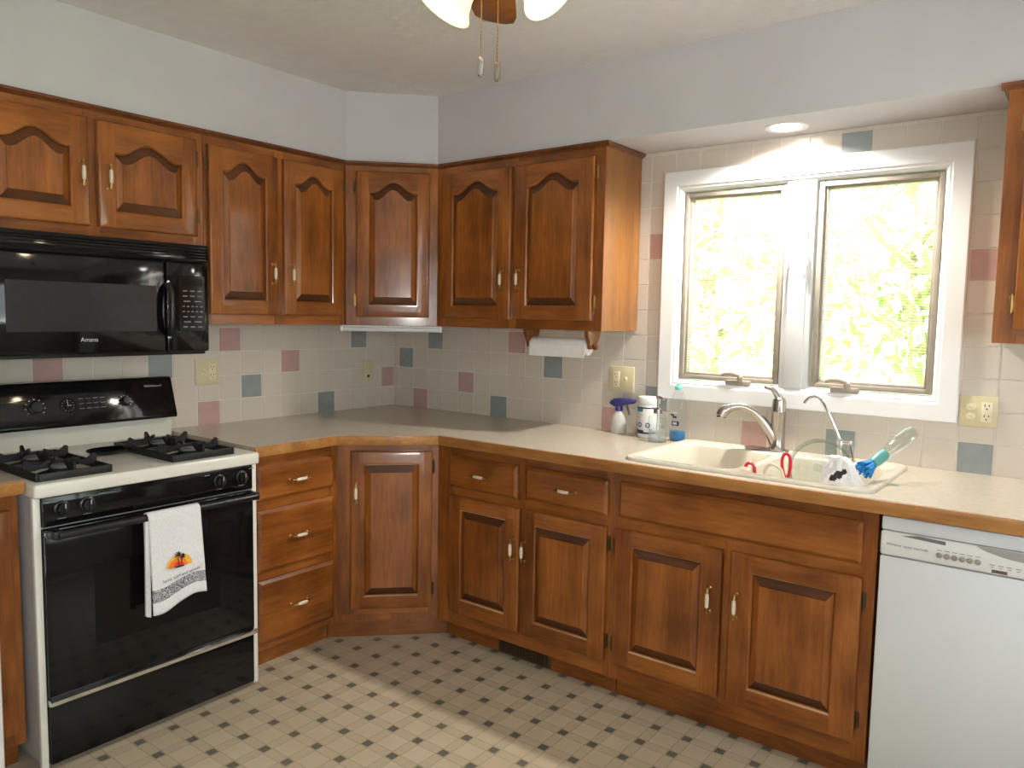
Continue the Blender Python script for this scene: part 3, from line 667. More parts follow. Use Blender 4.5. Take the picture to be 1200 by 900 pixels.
for xa, xb in ((.062, .298), (-.362, -.138)):
    go, xm = grate(xa, xb)
    for yc in (-.565, -.355):
        k = MB(); k.lathe([(0, 0), (.062, 0), (.066, .002), (.060, .004), (.040, .005), (0, .005)], c=(xm, yc, .9015), seg=32); k.build('drip_pan', iron, rg)
        k = MB(); k.lathe([(0, .0), (.036, 0), (.036, .010), (.030, .014)], c=(xm, yc, .906), seg=28).lathe([(.0, .0), (.029, .0), (.029, .006), (.024, .009), (0, .009)], c=(xm, yc, .920), seg=28, mat=1); k.build('burner', [iron, grey_print], rg)
sr = thing('spoon_rest', 'shallow black oval spoon rest on the cooktop between the two grates', 'spoon rest', (.345, -1.738, .9025))
b = MB(); b.lathe([(0, 0), (.040, 0), (.072, .010), (.078, .016), (.076, .018), (.068, .012), (.040, .005), (0, .004)], seg=40, sx=.72, sy=1.0); b.build('dish', black, sr)

# dish towel over the oven door handle
tw = thing('dish_towel', 'white dish towel with palm sunset embroidery hanging over the oven handle', 'towel', (.738, RC+.020, .748), PI/2)
def towel():
    t = bmesh.new(); nx, ns = 22, 60; w = .090; V = []
    for j in range(ns+1):
        s = j/ns; row = []
        for i in range(nx+1):
            u = i/nx*2-1
            bottom = -.318 + .035*(u*.5+.5)*(1 if True else 0) + .010*math.sin(u*3.3+.5)
            backl = -.20
            # path: back length up, over the bar, down the front
            if s < .28: z = backl*(1-s/.28); y = .0165
            elif s < .36:
                a = PI*(s-.28)/.08; y = .0165*math.cos(a); z = .0165*math.sin(a)
            else:
                q = (s-.36)/.64; z = bottom*q; y = -.0165 - .008*q - .003*math.sin(q*2.2)*(1+math.sin(u*4+1)) - .002*q*math.sin(u*7)
            x = u*w*(1+.06*max(0, -z)/.34)+.010*(max(0, -z)/.34)
            row.append(t.verts.new((x, y, z)))
        V.append(row)
    for j in range(ns):
        for i in range(nx):
            f = t.faces.new((V[j][i], V[j][i+1], V[j+1][i+1], V[j+1][i])); s = (j+.5)/ns; f.material_index = 0
            q = (s-.36)/.64
            if .735 < q < .865: f.material_index = 1
    bmesh.ops.recalc_face_normals(t, faces=t.faces)
    me = bpy.data.meshes.new('cloth'); t.to_mesh(me); t.free(); me.materials.append(cloth_w); me.materials.append(band_m); me.shade_smooth()
    o = bpy.data.objects.new('cloth', me); COL.objects.link(o); o.parent = tw
    sd = o.modifiers.new('thick', 'SOLIDIFY'); sd.thickness = .004; sd.offset = 0
    # the folded-under half showing at the left edge
    fb = MB(); P = []
    for j in range(13):
        q = j/12; P.append((-.098-.004*math.sin(q*3), -.006-.008*q, -.030-.305*q))
    fb.prism([(-.100, -.008), (-.084, -.008), (-.086, -.330), (-.104, -.322)], 'y', -.016, -.004, 0, .003); fb.build('folded_edge', cloth_w, tw)
band_m = mat('woven_grey_band', (.2, .2, .21), .9)
_tc = N(band_m, 'ShaderNodeTexCoord'); _n = N(band_m, 'ShaderNodeTexNoise', Scale=330, Detail=2); L(band_m, _tc.outputs['Object'], _n.inputs['Vector'])
L(band_m, ramp(band_m, _n.outputs[0], [(.44, (.07, .07, .08)), (.56, (.50, .50, .52))]), bsdf(band_m).inputs['Base Color'])
towel()
def flat(name, polys, m, y0=-.0290, th=.0012):
    b = MB()
    for p in polys: b.prism(p, 'y', y0-th, y0)
    return b.build(name, m, tw, smooth=False)
sun_o = mat('orange_thread', (.75, .19, .02), .8); sun_y = mat('yellow_thread', (.80, .42, .04), .8); sun_r = mat('red_thread', (.62, .05, .02), .8); ink = mat('black_thread', (.02, .02, .025), .8); grey_thread = mat('grey_thread', (.11, .11, .13), .8)
def arc(cx, cz, r, a0, a1, n=18): return [(cx+r*math.cos(a0+(a1-a0)*i/n), cz+r*.95*math.sin(a0+(a1-a0)*i/n)) for i in range(n+1)]
cz = -.176
flat('embroidered_sun', [arc(.006, cz, .044, .0, PI)], sun_y); flat('embroidered_sun', [arc(.000, cz, .032, .0, PI)], sun_o, -.0300); flat('embroidered_sun', [arc(.002, cz, .018, 0, PI)], sun_r, -.0310)
leafs = []
for (px, pz, s) in ((-.002, cz+.042, 1.0), (.014, cz+.034, .85)):
    for a in (20, 65, 115, 160, 205, -25, -50, 235):
        A = math.radians(a); d = Vector((math.cos(A), math.sin(A))); n_ = Vector((-d.y, d.x)); L_ = .013*s
        leafs.append([(px, pz), tuple(Vector((px, pz))+d*L_*.5+n_*.002+Vector((0, .002))), tuple(Vector((px, pz))+d*L_+Vector((0, -.002))), tuple(Vector((px, pz))+d*L_*.5-n_*.0022)])
leafs += [[(.001, cz), (.003, cz), (-.001, cz+.042), (-.003, cz+.042)], [(.008, cz), (.010, cz), (.015, cz+.034), (.013, cz+.034)], [(-.014, cz-.003), (.022, cz-.002), (.018, cz+.003), (-.006, cz+.003)]]
flat('embroidered_palms', leafs, ink, -.0320)
lettering('Sand, surf and sunset', .0150, (.008, -.0370, -.204), (PI/2, -.15, 0), grey_thread, tw, sx=1.05)

# ------------------------------------------------------------------ microwave under the short cabinet
mw = thing('microwave', 'black over-the-range microwave mounted below the short wall cabinet', 'microwave', (0, -1.727, 1.252), PI/2)
MB().box(-.378, .372, -.345, -.02, .0, .422, 0, .004).build('housing', black_soft, mw)
b = MB(); b.prism([(-.345, .352), (-.372, .352), (-.378, .362), (-.372, .420), (-.345, .422)], 'x', -.378, .372, 0, .003)
for i in range(5): b.box(-.365, .360, -.379, -.372, .362+i*.011, .3655+i*.011)
b.build('vent_grille', black, mw)
d = MB().box(-.377, .196, -.377, -.346, .012, .350, 0, .008, 3).build('door', black, mw)
MB().box(-.335, .160, -.3785, -.374, .090, .258, 0, .001, 1).build('door_window', mw_glass, d)
h = MB(); h.tube(smoothpath([(.205, -.372, .075), (.203, -.402, .095), (.201, -.412, .165), (.203, -.402, .245), (.205, -.372, .268)]), [.008]+[.011]*23+[.008], 12); h.build('handle', black_soft, d)
b = MB()
for z in (.070, .272): b.box(.197, .211, -.385, -.372, z-.008, z+.008, 0, .003)
b.build('handle_mount', chrome, d)
lettering('Amana', .021, (-.081, -.3778, .062), (PI/2, 0, 0), silver_print, d)
cp = MB().box(.200, .371, -.377, -.346, .012, .350, 0, .008, 3).build('control_panel', black, mw)
b = MB(); t = []
b.box(.246, .352, -.3785, -.376, .090, .300, 0, .0008, 1); b.build('keypad_panel', black, cp)
MB().box(.258, .345, -.3800, -.378, .262, .290, 0, .0005, 1).build('display', black_glass, cp)
b = MB(); random.seed(3)
for r in range(8):
    n = (3, 3, 2, 5, 5, 3, 2, 3)[r]
    for i in range(n):
        cx = .256+(i+.5)*.090/n; wdt = .09/n*(.5 if n == 5 else .6)/2; b.box(cx-wdt, cx+wdt, -.3792, -.3784, .243-r*.0195-.0022, .243-r*.0195+.0022)
b.build('printed_keys', grey_print, cp, smooth=False)

# ------------------------------------------------------------------ refrigerator at the left edge
fr = thing('refrigerator', 'white refrigerator at the left edge beside the narrow cabinet', 'refrigerator', (0, -2.655, 0), PI/2)
MB().box(-.40, .402, -.72, -.03, .02, 1.70, 0, .006).build('body', white_app, fr)
for nm, z0, z1 in (('freezer_door', 1.16, 1.70), ('door', .11, 1.15)):
    d = MB().box(-.40, .403, -.80, -.725, z0, z1, 0, .012, 3).build(nm, white_app, fr)
    h = MB(); zz = (z0+.05, z0+.30) if nm[0] == 'f' else (z1-.45, z1-.05); h.tube(smoothpath([(-.35, -.795, zz[0]), (-.35, -.84, zz[0]+.03), (-.35, -.84, zz[1]-.03), (-.35, -.795, zz[1])]), .011, 10); h.build('handle', white_plastic, d)
MB().box(-.39, .39, -.74, -.70, .0, .10, 0, .004).build('toe_grille', grey_print, fr)

# ------------------------------------------------------------------ dishwasher
dw = thing('dishwasher', 'white built-in dishwasher beneath the worktop right of the sink cabinet', 'dishwasher', (2.983, 0, 0))
MB().box(-.298, .298, -.60, -.02, .02, .866, 0, .002).build('tub_housing', grey_print, dw)
d = MB().box(-.298, .298, -.634, -.60, .078, .748, 0, .005).build('door_panel', white_app, dw)
b = MB(); b.box(-.298, .298, -.640, -.60, .752, .822, 0, .006, 3); c1 = b.build('control_panel', white_plastic, dw)
# top band with a curved finger pocket
b = MB(); pts = [(-.298, .824), (-.298, .862), (.298, .862), (.298, .824)]
b.box(-.298, .298, -.632, -.60, .824, .864, 0, .004); b.build('top_band', white_app, dw)
b = MB(); P = [(-.12, .822)]+[(-.12+.24*i/20, .822-.024*math.sin(PI*i/20)**.7) for i in range(21)]+[(.12, .822)]
b.prism([(x+.062, z) for x, z in P[1:-1]], 'y', -.6412, -.639); b.build('handle_recess', enamel_side, dw)
b = MB(); b.prism([(-.243, .815), (-.132, .809), (-.132, .819), (-.20, .822)], 'y', -.6412, -.639); b.build('vent_slot', grey_print, dw)
b = MB()
for i in range(6): b.lathe([(0, 0), (.0085, 0), (.0075, .003), (0, .0038)], T=Matrix.Translation((-.146+i*.0185, -.640, .778)) @ Matrix.Rotation(PI/2, 4, 'X'), seg=16)
b.build('push_buttons', chrome, c1)
b = MB()
for i in range(4): b.box(-.020+i*.020-.006, -.020+i*.020+.006, -.6408, -.6398, .777, .7786).box(-.020+i*.020-.004, -.020+i*.020+.004, -.6408, -.6398, .771, .7722)
for i in range(6): b.box(-.146+i*.0185-.006, -.146+i*.0185+.006, -.6408, -.6398, .792, .7934)
for i in range(3): b.box(.075, .115, -.6408, -.6398, .765+i*.009, .767+i*.009)
b.build('printed_markings', grey_print, c1, smooth=False)
MB().box(-.020, .016, -.6412, -.639, .757, .7655, 0, .001, 1).build('latch_window', mat('dim_brown_lamp', (.12, .07, .06), .3), c1)
lettering('Whirlpool', .0095, (-.262, -.6406, .786), (PI/2, 0, 0), grey_print, c1); lettering('QUIET PARTNER', .0085, (-.205, -.6406, .784), (PI/2, 0, 0), grey_print, c1)
MB().box(-.29, .29, -.57, -.55, .0, .08).build('toe_panel', white_app, dw)

# ------------------------------------------------------------------ double-bowl sink
SX0, SX1, SY0, SY1, SZ = 1.808, 2.652, -.618, -.048, CT+.010
def rrect(x0, x1, y0, y1, r, n=6):
    P = []
    for cx, cy, a in ((x1-r, y1-r, 0), (x0+r, y1-r, PI/2), (x0+r, y0+r, PI), (x1-r, y0+r, 1.5*PI)):
        for i in range(n+1): P.append((cx+r*math.cos(a+PI/2*i/n), cy+r*math.sin(a+PI/2*i/n)))
    return P
def sink():
    s = thing('kitchen_sink', 'bisque double-bowl drop-in sink set in the worktop under the window', 'sink', (0, 0, 0))
    t = bmesh.new()
    def ring(P, z): return [t.verts.new((x, y, z)) for x, y in P]
    def bridge(A, B):
        n = len(A)
        for i in range(n): t.faces.new((A[i], A[(i+1) % n], B[(i+1) % n], B[i]))
    o0 = ring(rrect(SX0, SX1, SY0, SY1, .055), CT+.0005); o1 = ring(rrect(SX0+.001, SX1-.001, SY0+.001, SY1-.001, .055), SZ-.004); o2 = ring(rrect(SX0+.006, SX1-.006, SY0+.006, SY1-.006, .05), SZ+.001); o3 = ring(rrect(SX0+.016, SX1-.016, SY0+.016, SY1-.016, .045), SZ-.001)
    bridge(o0, o1); bridge(o1, o2); bridge(o2, o3)
    edges = [t.edges.get((o3[i], o3[(i+1) % len(o3)])) for i in range(len(o3))]
    for bx0, bx1 in ((1.846, 2.206), (2.236, 2.612)):
        by0, by1 = -.572, -.150
        L0 = ring(rrect(bx0, bx1, by0, by1, .06), SZ-.001); L1 = ring(rrect(bx0+.006, bx1-.006, by0+.006, by1-.006, .058), SZ-.008); L2 = ring(rrect(bx0+.016, bx1-.016, by0+.016, by1-.016, .055), SZ-.12); L3 = ring(rrect(bx0+.028, bx1-.028, by0+.028, by1-.028, .05), SZ-.165); L4 = ring(rrect(bx0+.06, bx1-.06, by0+.06, by1-.06, .04), SZ-.178)
        bridge(L0, L1); bridge(L1, L2); bridge(L2, L3); bridge(L3, L4); t.faces.new(L4)
        edges += [t.edges.get((L0[i], L0[(i+1) % len(L0)])) for i in range(len(L0))]
    bmesh.ops.triangle_fill(t, use_beauty=True, use_dissolve=False, edges=edges)
    bmesh.ops.recalc_face_normals(t, faces=t.faces)
    me = bpy.data.meshes.new('basin'); t.to_mesh(me); t.free(); me.materials.append(sink_m); me.shade_smooth(); me.set_sharp_from_angle(angle=math.radians(50))
    o = bpy.data.objects.new('basin', me); COL.objects.link(o); o.parent = s
    for cx in (2.026, 2.424):
        k = MB(); k.lathe([(0, .002), (.030, .002), (.040, .006), (.043, .003), (.043, 0), (0, 0)], c=(cx, -.36, SZ-.178), seg=28); k.build('drain', chrome, s)
sink()
# pull-out faucet
fc = thing('kitchen_faucet', 'brushed nickel pull-out faucet with lever on the sink deck', 'faucet', (2.198, -.098, SZ))
b = MB(); b.prism(rrect(-.125, .045, -.030, .030, .029), 'z', 0, .007, 0, .002); b.build('deck_plate', steel, fc)
b = MB(); b.lathe([(0, .004), (.031, .004), (.031, .010), (.028, .014), (.0265, .05), (.0265, .150), (.0275, .152), (.0275, .156), (.0265, .158), (.026, .188), (.022, .203), (.012, .211), (0, .213)], seg=32); b.build('body', steel, fc)
dd = Vector((-.84, -.40, 0))*.97
pth = [dd*.010+Vector((0, 0, .035)), dd*.030+Vector((0, 0, .070)), dd*.062+Vector((0, 0, .112)), dd*.100+Vector((0, 0, .147)), dd*.145+Vector((0, 0, .166)), dd*.190+Vector((0, 0, .163)), dd*.222+Vector((0, 0, .148)), dd*.236+Vector((0, 0, .128))]
b = MB(); sp = smoothpath(pth, 5); n = len(sp); b.tube(sp, [.022-.007*min(1, i/(n*.5))+(.006 if i > n*.72 else 0)*min(1, (i-n*.72)/(n*.1)) for i in range(n)], 16); b.build('spout', steel, fc)
b = MB(); b.cyl(pth[-1]+Vector((0, 0, .003)), pth[-1]-Vector((-.001, 0, .004)), .017, .016, 18); b.build('spray_face', black_soft, fc)
b = MB(); b.tube(smoothpath([(0, 0, .200), (-.012, -.004, .222), (-.030, -.008, .240), (-.055, -.012, .246)], 5), [.017, .016, .015, .014, .013, .012, .0115, .011, .0105, .010, .0095, .009, .009, .0085, .008, .007], 12, flat=.7); b.build('lever', steel, fc)
# filtered-water tap
ft = thing('water_filter_tap', 'slim chrome drinking-water tap at the right end of the sink deck', 'faucet', (2.425, -.098, SZ))
b = MB(); b.lathe([(0, 0), (.022, 0), (.021, .006), (.012, .012), (.011, .050), (.014, .054), (.014, .066), (.008, .074), (0, .075)], seg=24); b.build('body', chrome, ft)
b = MB(); b.tube(smoothpath([(0, 0, .070), (-.016, -.003, .105), (-.040, -.006, .155), (-.066, -.009, .203), (-.082, -.012, .220), (-.102, -.015, .221), (-.118, -.018, .211), (-.128, -.020, .196)], 6), .0052, 10); b.build('spout', chrome, ft)
b = MB(); b.cyl((0, 0, .060), (.034, -.004, .062), .008, .006, 12).lathe([(0, -.009), (.008, -.006), (.009, 0), (.008, .006), (0, .009)], c=(.036, -.004, .064), seg=14).tube([(.036, -.006, .06), (.052, -.030, .028), (.060, -.042, .006)], [.004, .0035, .003], 8); b.build('lever', chrome, ft)

# ---- things in and on the sink
gl = thing('glass_lid', 'clear glass pot lid standing on edge in the right sink bowl', 'lid', (2.425, -.335, .918))
gl.rotation_euler = (math.radians(-16), 0, math.radians(8))
R_ = .100
b = MB(); prof = [(0, .034), (.03, .032), (.06, .024), (.085, .010), (R_, 0), (R_, -.003), (.084, .006), (.06, .020), (.03, .028), (0, .030)]
b.lathe(prof, T=Matrix.Rotation(PI/2, 4, 'X'), seg=48); b.build('dome', glass_m, gl)
b = MB(); b.tube([((R_+.001)*math.cos(2*PI*i/56), 0, (R_+.001)*math.sin(2*PI*i/56)) for i in range(56)], .0050, 8, closed=True, flat=1.6); b.build('rim_band', clear('thick_glass_rim', (.80, .84, .80), .02, .18), gl)
b = MB(); b.lathe([(0, .034), (.012, .034), (.010, .046), (.016, .056), (.012, .062), (0, .063)], T=Matrix.Rotation(PI/2, 4, 'X'), seg=18); b.build('knob', glass_m, gl)
def loop_tool(label, loc, rot, L1=.10, stem=.13):
    o = thing('loop_handle', label, 'utensil', loc); o.name = 'dish_brush'; o.rotation_euler = rot
    b = MB(); P = []
    for i in range(28):
        a = 2*PI*i/28; P.append((.0165*math.sin(a)*(.62+.38*(1-math.cos(a))/2), 0, stem+L1/2*.55*(1-math.cos(a))))
    b.tube(P, .0055, 8, closed=True).tube([(0, 0, .03), (0, 0, stem*.6), (0, 0, stem+.004)], [.0035, .0045, .006], 10); b.build('handle', red_m, o)
    b = MB(); b.lathe([(0, 0), (.016, 0), (.017, .012), (.010, .020), (.004, .034), (0, .034)], seg=16); b.build('brush_head', white_plastic, o)
loop_tool('red loop-handled brush standing upright in the right sink bowl', (2.352, -.435, SZ-.176), (math.radians(4), math.radians(-3), .3), .150, .150)
loop_tool('red loop handle leaning low beside the sink divider', (2.300, -.46, SZ-.176), (math.radians(0), math.radians(-22), .2), .085, .155)
wh = thing('dish_brush', 'cream curved handle just showing between the two red loops', 'utensil', (2.31, -.45, SZ-.176))
b = MB(); b.tube(smoothpath([(.0, .06, .01), (-.025, .03, .10), (-.035, .0, .155), (-.012, -.01, .190), (.022, -.015, .180), (.036, -.02, .150)], 6), .0055, 10); b.build('handle', ceramic, wh)
b = MB(); b.lathe([(0, 0), (.020, 0), (.022, .010), (.014, .018), (0, .020)], c=(0, .06, 0), seg=18); b.build('brush_head', white_plastic, wh)
def draped():
    """a wrung-out white cloth heaped in the front right of the bowl"""
    o = thing('dish_cloth', 'white dish cloth with a dark print heaped in the right sink bowl', 'cloth', (2.535, -.475, SZ-.150))
    t = bmesh.new(); nu, nv = 96, 54; V = []
    def surf(a, v):
        rad = (.098-.066*v**1.2)*(1+.10*math.sin(3*a+1.2+v*2)+.05*math.sin(8*a+.4-v*4)); hgt = .222*v
        x = rad*math.cos(a)*(1.0 if math.cos(a) < 0 else 1.0+.55*(1-v)*v*2)-.012*v; y = rad*math.sin(a)*.62
        hgt *= 1-.16*max(0, math.cos(a))*(1-v*.5)
        n = noise.noise_vector(Vector((x*26, y*26, hgt*16+3)))*.010+noise.noise_vector(Vector((x*70, y*70, hgt*45)))*.0035
        return Vector((x, y, hgt))+n
    for j in range(nv+1): V.append([t.verts.new(surf(2*PI*i/nu, j/nv)) for i in range(nu)])
    for j in range(nv):
        for i in range(nu):
            f = t.faces.new((V[j][i], V[j][(i+1) % nu], V[j+1][(i+1) % nu], V[j+1][i])); c = f.calc_center_median()
            p = (c.x+.012)*.80+(c.z-.165)*.60; q = -(c.x+.012)*.60+(c.z-.165)*.80
            f.material_index = 1 if (c.y < 0 and (p/.030)**2+(q/.011)**2 < 1+.35*math.sin(p*300)) else 0
    top = t.verts.new(surf(0, 1)*.5+surf(PI, 1)*.5+Vector((0, 0, -.004)))
    for i in range(nu): t.faces.new((V[-1][i], V[-1][(i+1) % nu], top))
    t.faces.new(V[0][::-1]); bmesh.ops.recalc_face_normals(t, faces=t.faces)
    me = bpy.data.meshes.new('cloth'); t.to_mesh(me); t.free(); me.materials.append(cloth_w); me.materials.append(cloth_dk); me.shade_smooth()
    c = bpy.data.objects.new('cloth', me); COL.objects.link(c); c.parent = o
draped()
# dish wand: clear soap-filled handle, teal collar, blue scrubber
wd = thing('dish_wand', 'dish wand with clear handle and blue scrubber leaning on the sink', 'utensil', (2.600, -.435, SZ+.045))
wdir = Vector((.36, .62, .40)).normalized(); wd.rotation_euler = wdir.to_track_quat('Z', 'Y').to_euler()
b = MB(); b.lathe([(0, .072), (.016, .074), (.020, .090), (.025, .14), (.026, .18), (.021, .205), (.010, .215), (0, .216)], seg=24); b.build('soap_handle', clear('pale_green_plastic', (.90, .95, .92), .10, .06), wd)
b = MB(); b.lathe([(0, .012), (.016, .014), (.019, .030), (.019, .062), (.017, .074), (0, .076)], seg=22); b.build('collar', teal_m, wd)
b = MB(); random.seed(11)
for i in range(70):
    a = random.uniform(0, 2*PI); rr = math.sqrt(random.random())*.021; x, y = rr*math.cos(a), rr*math.sin(a)
    b.tube([(x*.5, y*.5, .016), (x, y, -.006), (x*1.5, y*1.5, -.022-random.random()*.010)], [.0035, .0038, .0030], 5)
b.build('scrubber_head', blue_m, wd)

# bottles at the left end of the sink
def bottle_spray():
    o = thing('spray_bottle', 'frosted spray bottle with a violet-blue trigger head by the wall', 'bottle', (1.478, -.052, CT+.0005), math.radians(8))
    b = MB(); b.lathe([(0, 0), (.033, 0), (.036, .004), (.037, .030), (.035, .055), (.028, .078), (.018, .092), (.014, .098), (.014, .104), (0, .104)], seg=28, sy=.8); b.build('bottle_body', spray_m, o)
    b = MB(); b.lathe([(0, .098), (.017, .098), (.016, .118), (.012, .122), (0, .122)], seg=20)
    b.prism([(-.040, .128), (-.020, .116), (.016, .118), (.030, .128), (.076, .134), (.080, .150), (.060, .155), (.0, .156), (-.024, .150), (-.042, .136)], 'y', -.013, .013, 0, .005); b.build('sprayer_head', purple_m, o)
    b = MB(); b.prism([(.030, .132), (.040, .132), (.050, .098), (.056, .082), (.048, .082), (.040, .104)], 'y', -.005, .005, 0, .002); b.build('trigger', mat('grey_trigger', (.18, .18, .20), .4), o)
bottle_spray()
wp = thing('wipes_canister', 'white disinfecting wipes canister with blue bands beside the spray bottle', 'canister', (1.634, -.070, CT+.0005), math.radians(-18))
b = MB(); b.lathe([(0, 0), (.043, 0), (.046, .004), (.046, .140), (.044, .144), (0, .144)], seg=36); b.build('canister_body', white_plastic, wp)
b = MB(); b.lathe([(0, .144), (.047, .144), (.0475, .150), (.0475, .168), (.044, .174), (0, .175)], seg=36); b.build('lid', white_plastic, wp)
def wrap(name, r, a0, a1, z0, z1, m, parent, n=14):
    """label patch wrapped on a round body, angles from the front (-Y)"""
    b = MB(); t = bmesh.new(); A = []; B = []
    for i in range(n+1):
        a = -PI/2+a0+(a1-a0)*i/n; A.append(t.verts.new((r*math.cos(a), r*math.sin(a), z0))); B.append(t.verts.new((r*math.cos(a), r*math.sin(a), z1)))
    for i in range(n): t.faces.new((A[i], A[i+1], B[i+1], B[i]))
    b._add(t); return b.build(name, m, parent)
wrap('label_band', .0465, -1.7, 1.7, .126, .132, navy, wp); wrap('label_patch', .0467, -.9, .25, .112, .1262, sky_print, wp); wrap('label_band', .0465, -1.5, .35, .018, .034, navy, wp); wrap('label_band', .0465, .35, 1.6, .018, .026, navy, wp)
for a in (-.85, -.05, .75):
    b = MB(); T = Matrix.Rotation(a, 4, 'Z') @ Matrix.Translation((0, -.0465, .056)) @ Matrix.Rotation(PI/2, 4, 'X'); b.lathe([(.0065, 0), (.0105, 0), (.0105, .0008), (.0065, .0008), (.0065, 0)], T=T, seg=20); b.build('label_ring', navy, wp)
b = MB()
for i, wdt in enumerate((.9, .7, .8)): pass
for i in range(3): wrap('label_text_line', .0466, -.8, .3-.2*i, .098-i*.011, .0995-i*.011, grey_print, wp)
sp_ = thing('soap_dispenser', 'clear glass soap pump bottle standing closest to the sink corner', 'soap dispenser', (1.722, -.158, CT+.0005))
b = MB(); b.lathe([(.034, .001), (.037, .003), (.038, .008), (.038, .098), (.034, .108), (.022, .116), (.016, .120), (.016, .128)], seg=32); b.build('glass_body', glass_m, sp_)
b = MB(); b.lathe([(0, 0), (.037, 0), (.0375, .008), (.035, .011), (0, .010)], seg=32); b.build('thick_base', clear('thick_glass_base', (.86, .89, .89), .02, .12), sp_)
b = MB(); b.lathe([(0, .0115), (.0345, .0115), (.0345, .050), (0, .050)], seg=28); b.build('soap_fill', liquid_pale, sp_)
b = MB(); b.lathe([(0, .118), (.018, .118), (.018, .136), (.008, .140), (.0055, .142), (.0055, .176), (.009, .178), (.009, .190), (0, .191)], seg=20).tube([(0, 0, .184), (.018, -.012, .185), (.034, -.022, .180)], [.006, .005, .004], 10); b.build('pump', steel, sp_)
b = MB(); b.cyl((0, 0, .014), (0, 0, .120), .003, seg=8); b.build('dip_tube', white_plastic, sp_)
bt = thing('dish_soap_bottle', 'tall clear bottle, teal cap, a little blue soap left', 'bottle', (1.772, -.074, CT+.0005), math.radians(-18))
b = MB(); b.lathe([(0, .001), (.034, .001), (.038, .006), (.038, .135), (.037, .155), (.032, .180), (.022, .203), (.014, .214), (.013, .220)], seg=32, sy=.72); b.build('bottle_body', pet_m, bt)
b = MB(); b.lathe([(0, .003), (.033, .003), (.0365, .008), (.0365, .040), (0, .040)], seg=32, sy=.70); b.build('soap_fill', liquid_blue, bt)
b = MB(); b.lathe([(0, .214), (.016, .214), (.016, .226), (.010, .232), (.008, .240), (0, .241)], seg=20); b.build('cap', mat('mint_cap', (.16, .52, .42), .35), bt)
for nm, z0, z1, a0, a1, m in (('label_patch', .066, .084, -.2, .75, navy), ('label_patch', .070, .080, -.05, .5, white_plastic), ('label_patch', .106, .114, -.5, .1, navy), ('label_patch', .098, .106, -.1, .45, navy), ('label_patch', .116, .124, -.7, .5, white_plastic)):
    w_ = wrap(nm, .0384, a0, a1, z0, z1, m, bt); w_.scale = (1, .72, 1)

# ------------------------------------------------------------------ under the wall cabinets
ul = thing('under_cabinet_light', 'long white strip light fixed beneath the diagonal corner wall cabinet', 'light fixture', (0, 0, 1.337), PI/4)
b = MB(); b.box(-.236, .236, -.668, -.585, 0.004, .0295, 0, .004); b.build('housing', white_app, ul)
b = MB(); b.box(-.232, .232, -.676, -.60, 0, .022, 0, .008, 3); b.build('diffuser', milky('milky_diffuser', (.66, .67, .68), .9, .25), ul)
for x in (-.232, .232): MB().box(x-.007, x+.007, -.678, -.60, -.001, .024, 0, .005).build('end_cap', white_plastic, ul)
ph_ = thing('paper_towel_holder', 'wooden bracket paper towel holder under the cabinet left of the window', 'paper towel holder', (1.302, -.262, 1.295))
for x in (-.158, .158):
    b = MB(); b.prism([(-.052, .0715), (.052, .0715), (.048, .052), (.030, .020), (.022, -.006), (-.022, -.006), (-.030, .020), (-.048, .052)], 'x', x-.009, x+.009, 0, .002); b.build('bracket', wood_v, ph_)
b = MB(); b.cyl((-.16, 0, 0.003), (.185, 0, .003), .009, seg=14).cyl((.168, 0, .003), (.180, 0, .003), .013, .010, 14); b.build('dowel', wood_dark, ph_)
pr = thing('paper_towel_roll', 'part-used roll of white paper towels on the wooden holder', 'paper towels', (1.302, -.262, 1.298))
b = MB(); T = Matrix.Translation((-.145, 0, 0)) @ Matrix.Rotation(PI/2, 4, 'Y'); b.lathe([(.0105, 0), (.035, 0), (.0365, .003), (.0365, .285), (.035, .288), (.0105, .288), (.0105, 0)], T=T, seg=40); b.build('paper', paper_m, pr)
b = MB(); b.prism([(-.0368, .004), (-.0372, -.02), (-.0375, -.046), (-.0362, -.046), (-.0360, -.02), (-.0355, .004)], 'x', -.142, .142); b.build('loose_sheet', paper_m, pr)

# ------------------------------------------------------------------ wall plates
def plate(loc, rz, w, h, items, label, cat):
    o = thing('outlet_plate' if 'outlet' in label else 'switch_plate', label, cat, loc, rz)
    MB().box(-w/2, w/2, -.0125, -.0055, -h/2, h/2, 0, .0025).build('plate', plate_m, o)
    for kind, x in items:
        if kind == 'outlet':
            MB().box(x-.0165, x+.0165, -.0145, -.012, -.034, .034, 0, .0015).build('receptacle', plate_lite, o)
            b = MB()
            for z in (-.018, .018):
                b.box(x-.0075, x-.0050, -.0150, -.0143, z+.000, z+.009).box(x+.0050, x+.0075, -.0150, -.0143, z+.001, z+.008).cyl((x, -.0143, z-.007), (x, -.0150, z-.007), .0026, seg=10)
            b.build('slots', slot_m, o, smooth=False)
        elif kind == 'toggle':
            b = MB(); b.box(x-.0055, x+.0055, -.0135, -.012, -.0125, .0125).prism([(-.012, -.004), (-.012, .008), (-.024, .014), (-.024, .007)], 'x', x-.0035, x+.0035); b.build('toggle', plate_lite, o)
        elif kind == 'stack':
            for z in (-.016, .016):
                b = MB(); b.lathe([(0, 0), (.0155, 0), (.0145, .003), (0, .003)], T=Matrix.Translation((x, -.0125, z)) @ Matrix.Rotation(PI/2, 4, 'X'), seg=20, sy=.72).prism([(-.015, -.004+z), (-.015, .004+z), (-.0235, .006+z), (-.0235, .001+z)], 'x', x-.008, x+.002); b.build('toggle', plate_lite, o)
        elif kind == 'phone':
            b = MB(); b.box(x-.007, x+.007, -.0135, -.0122, -.040, -.026); b.build('jack', slot_m, o, smooth=False)
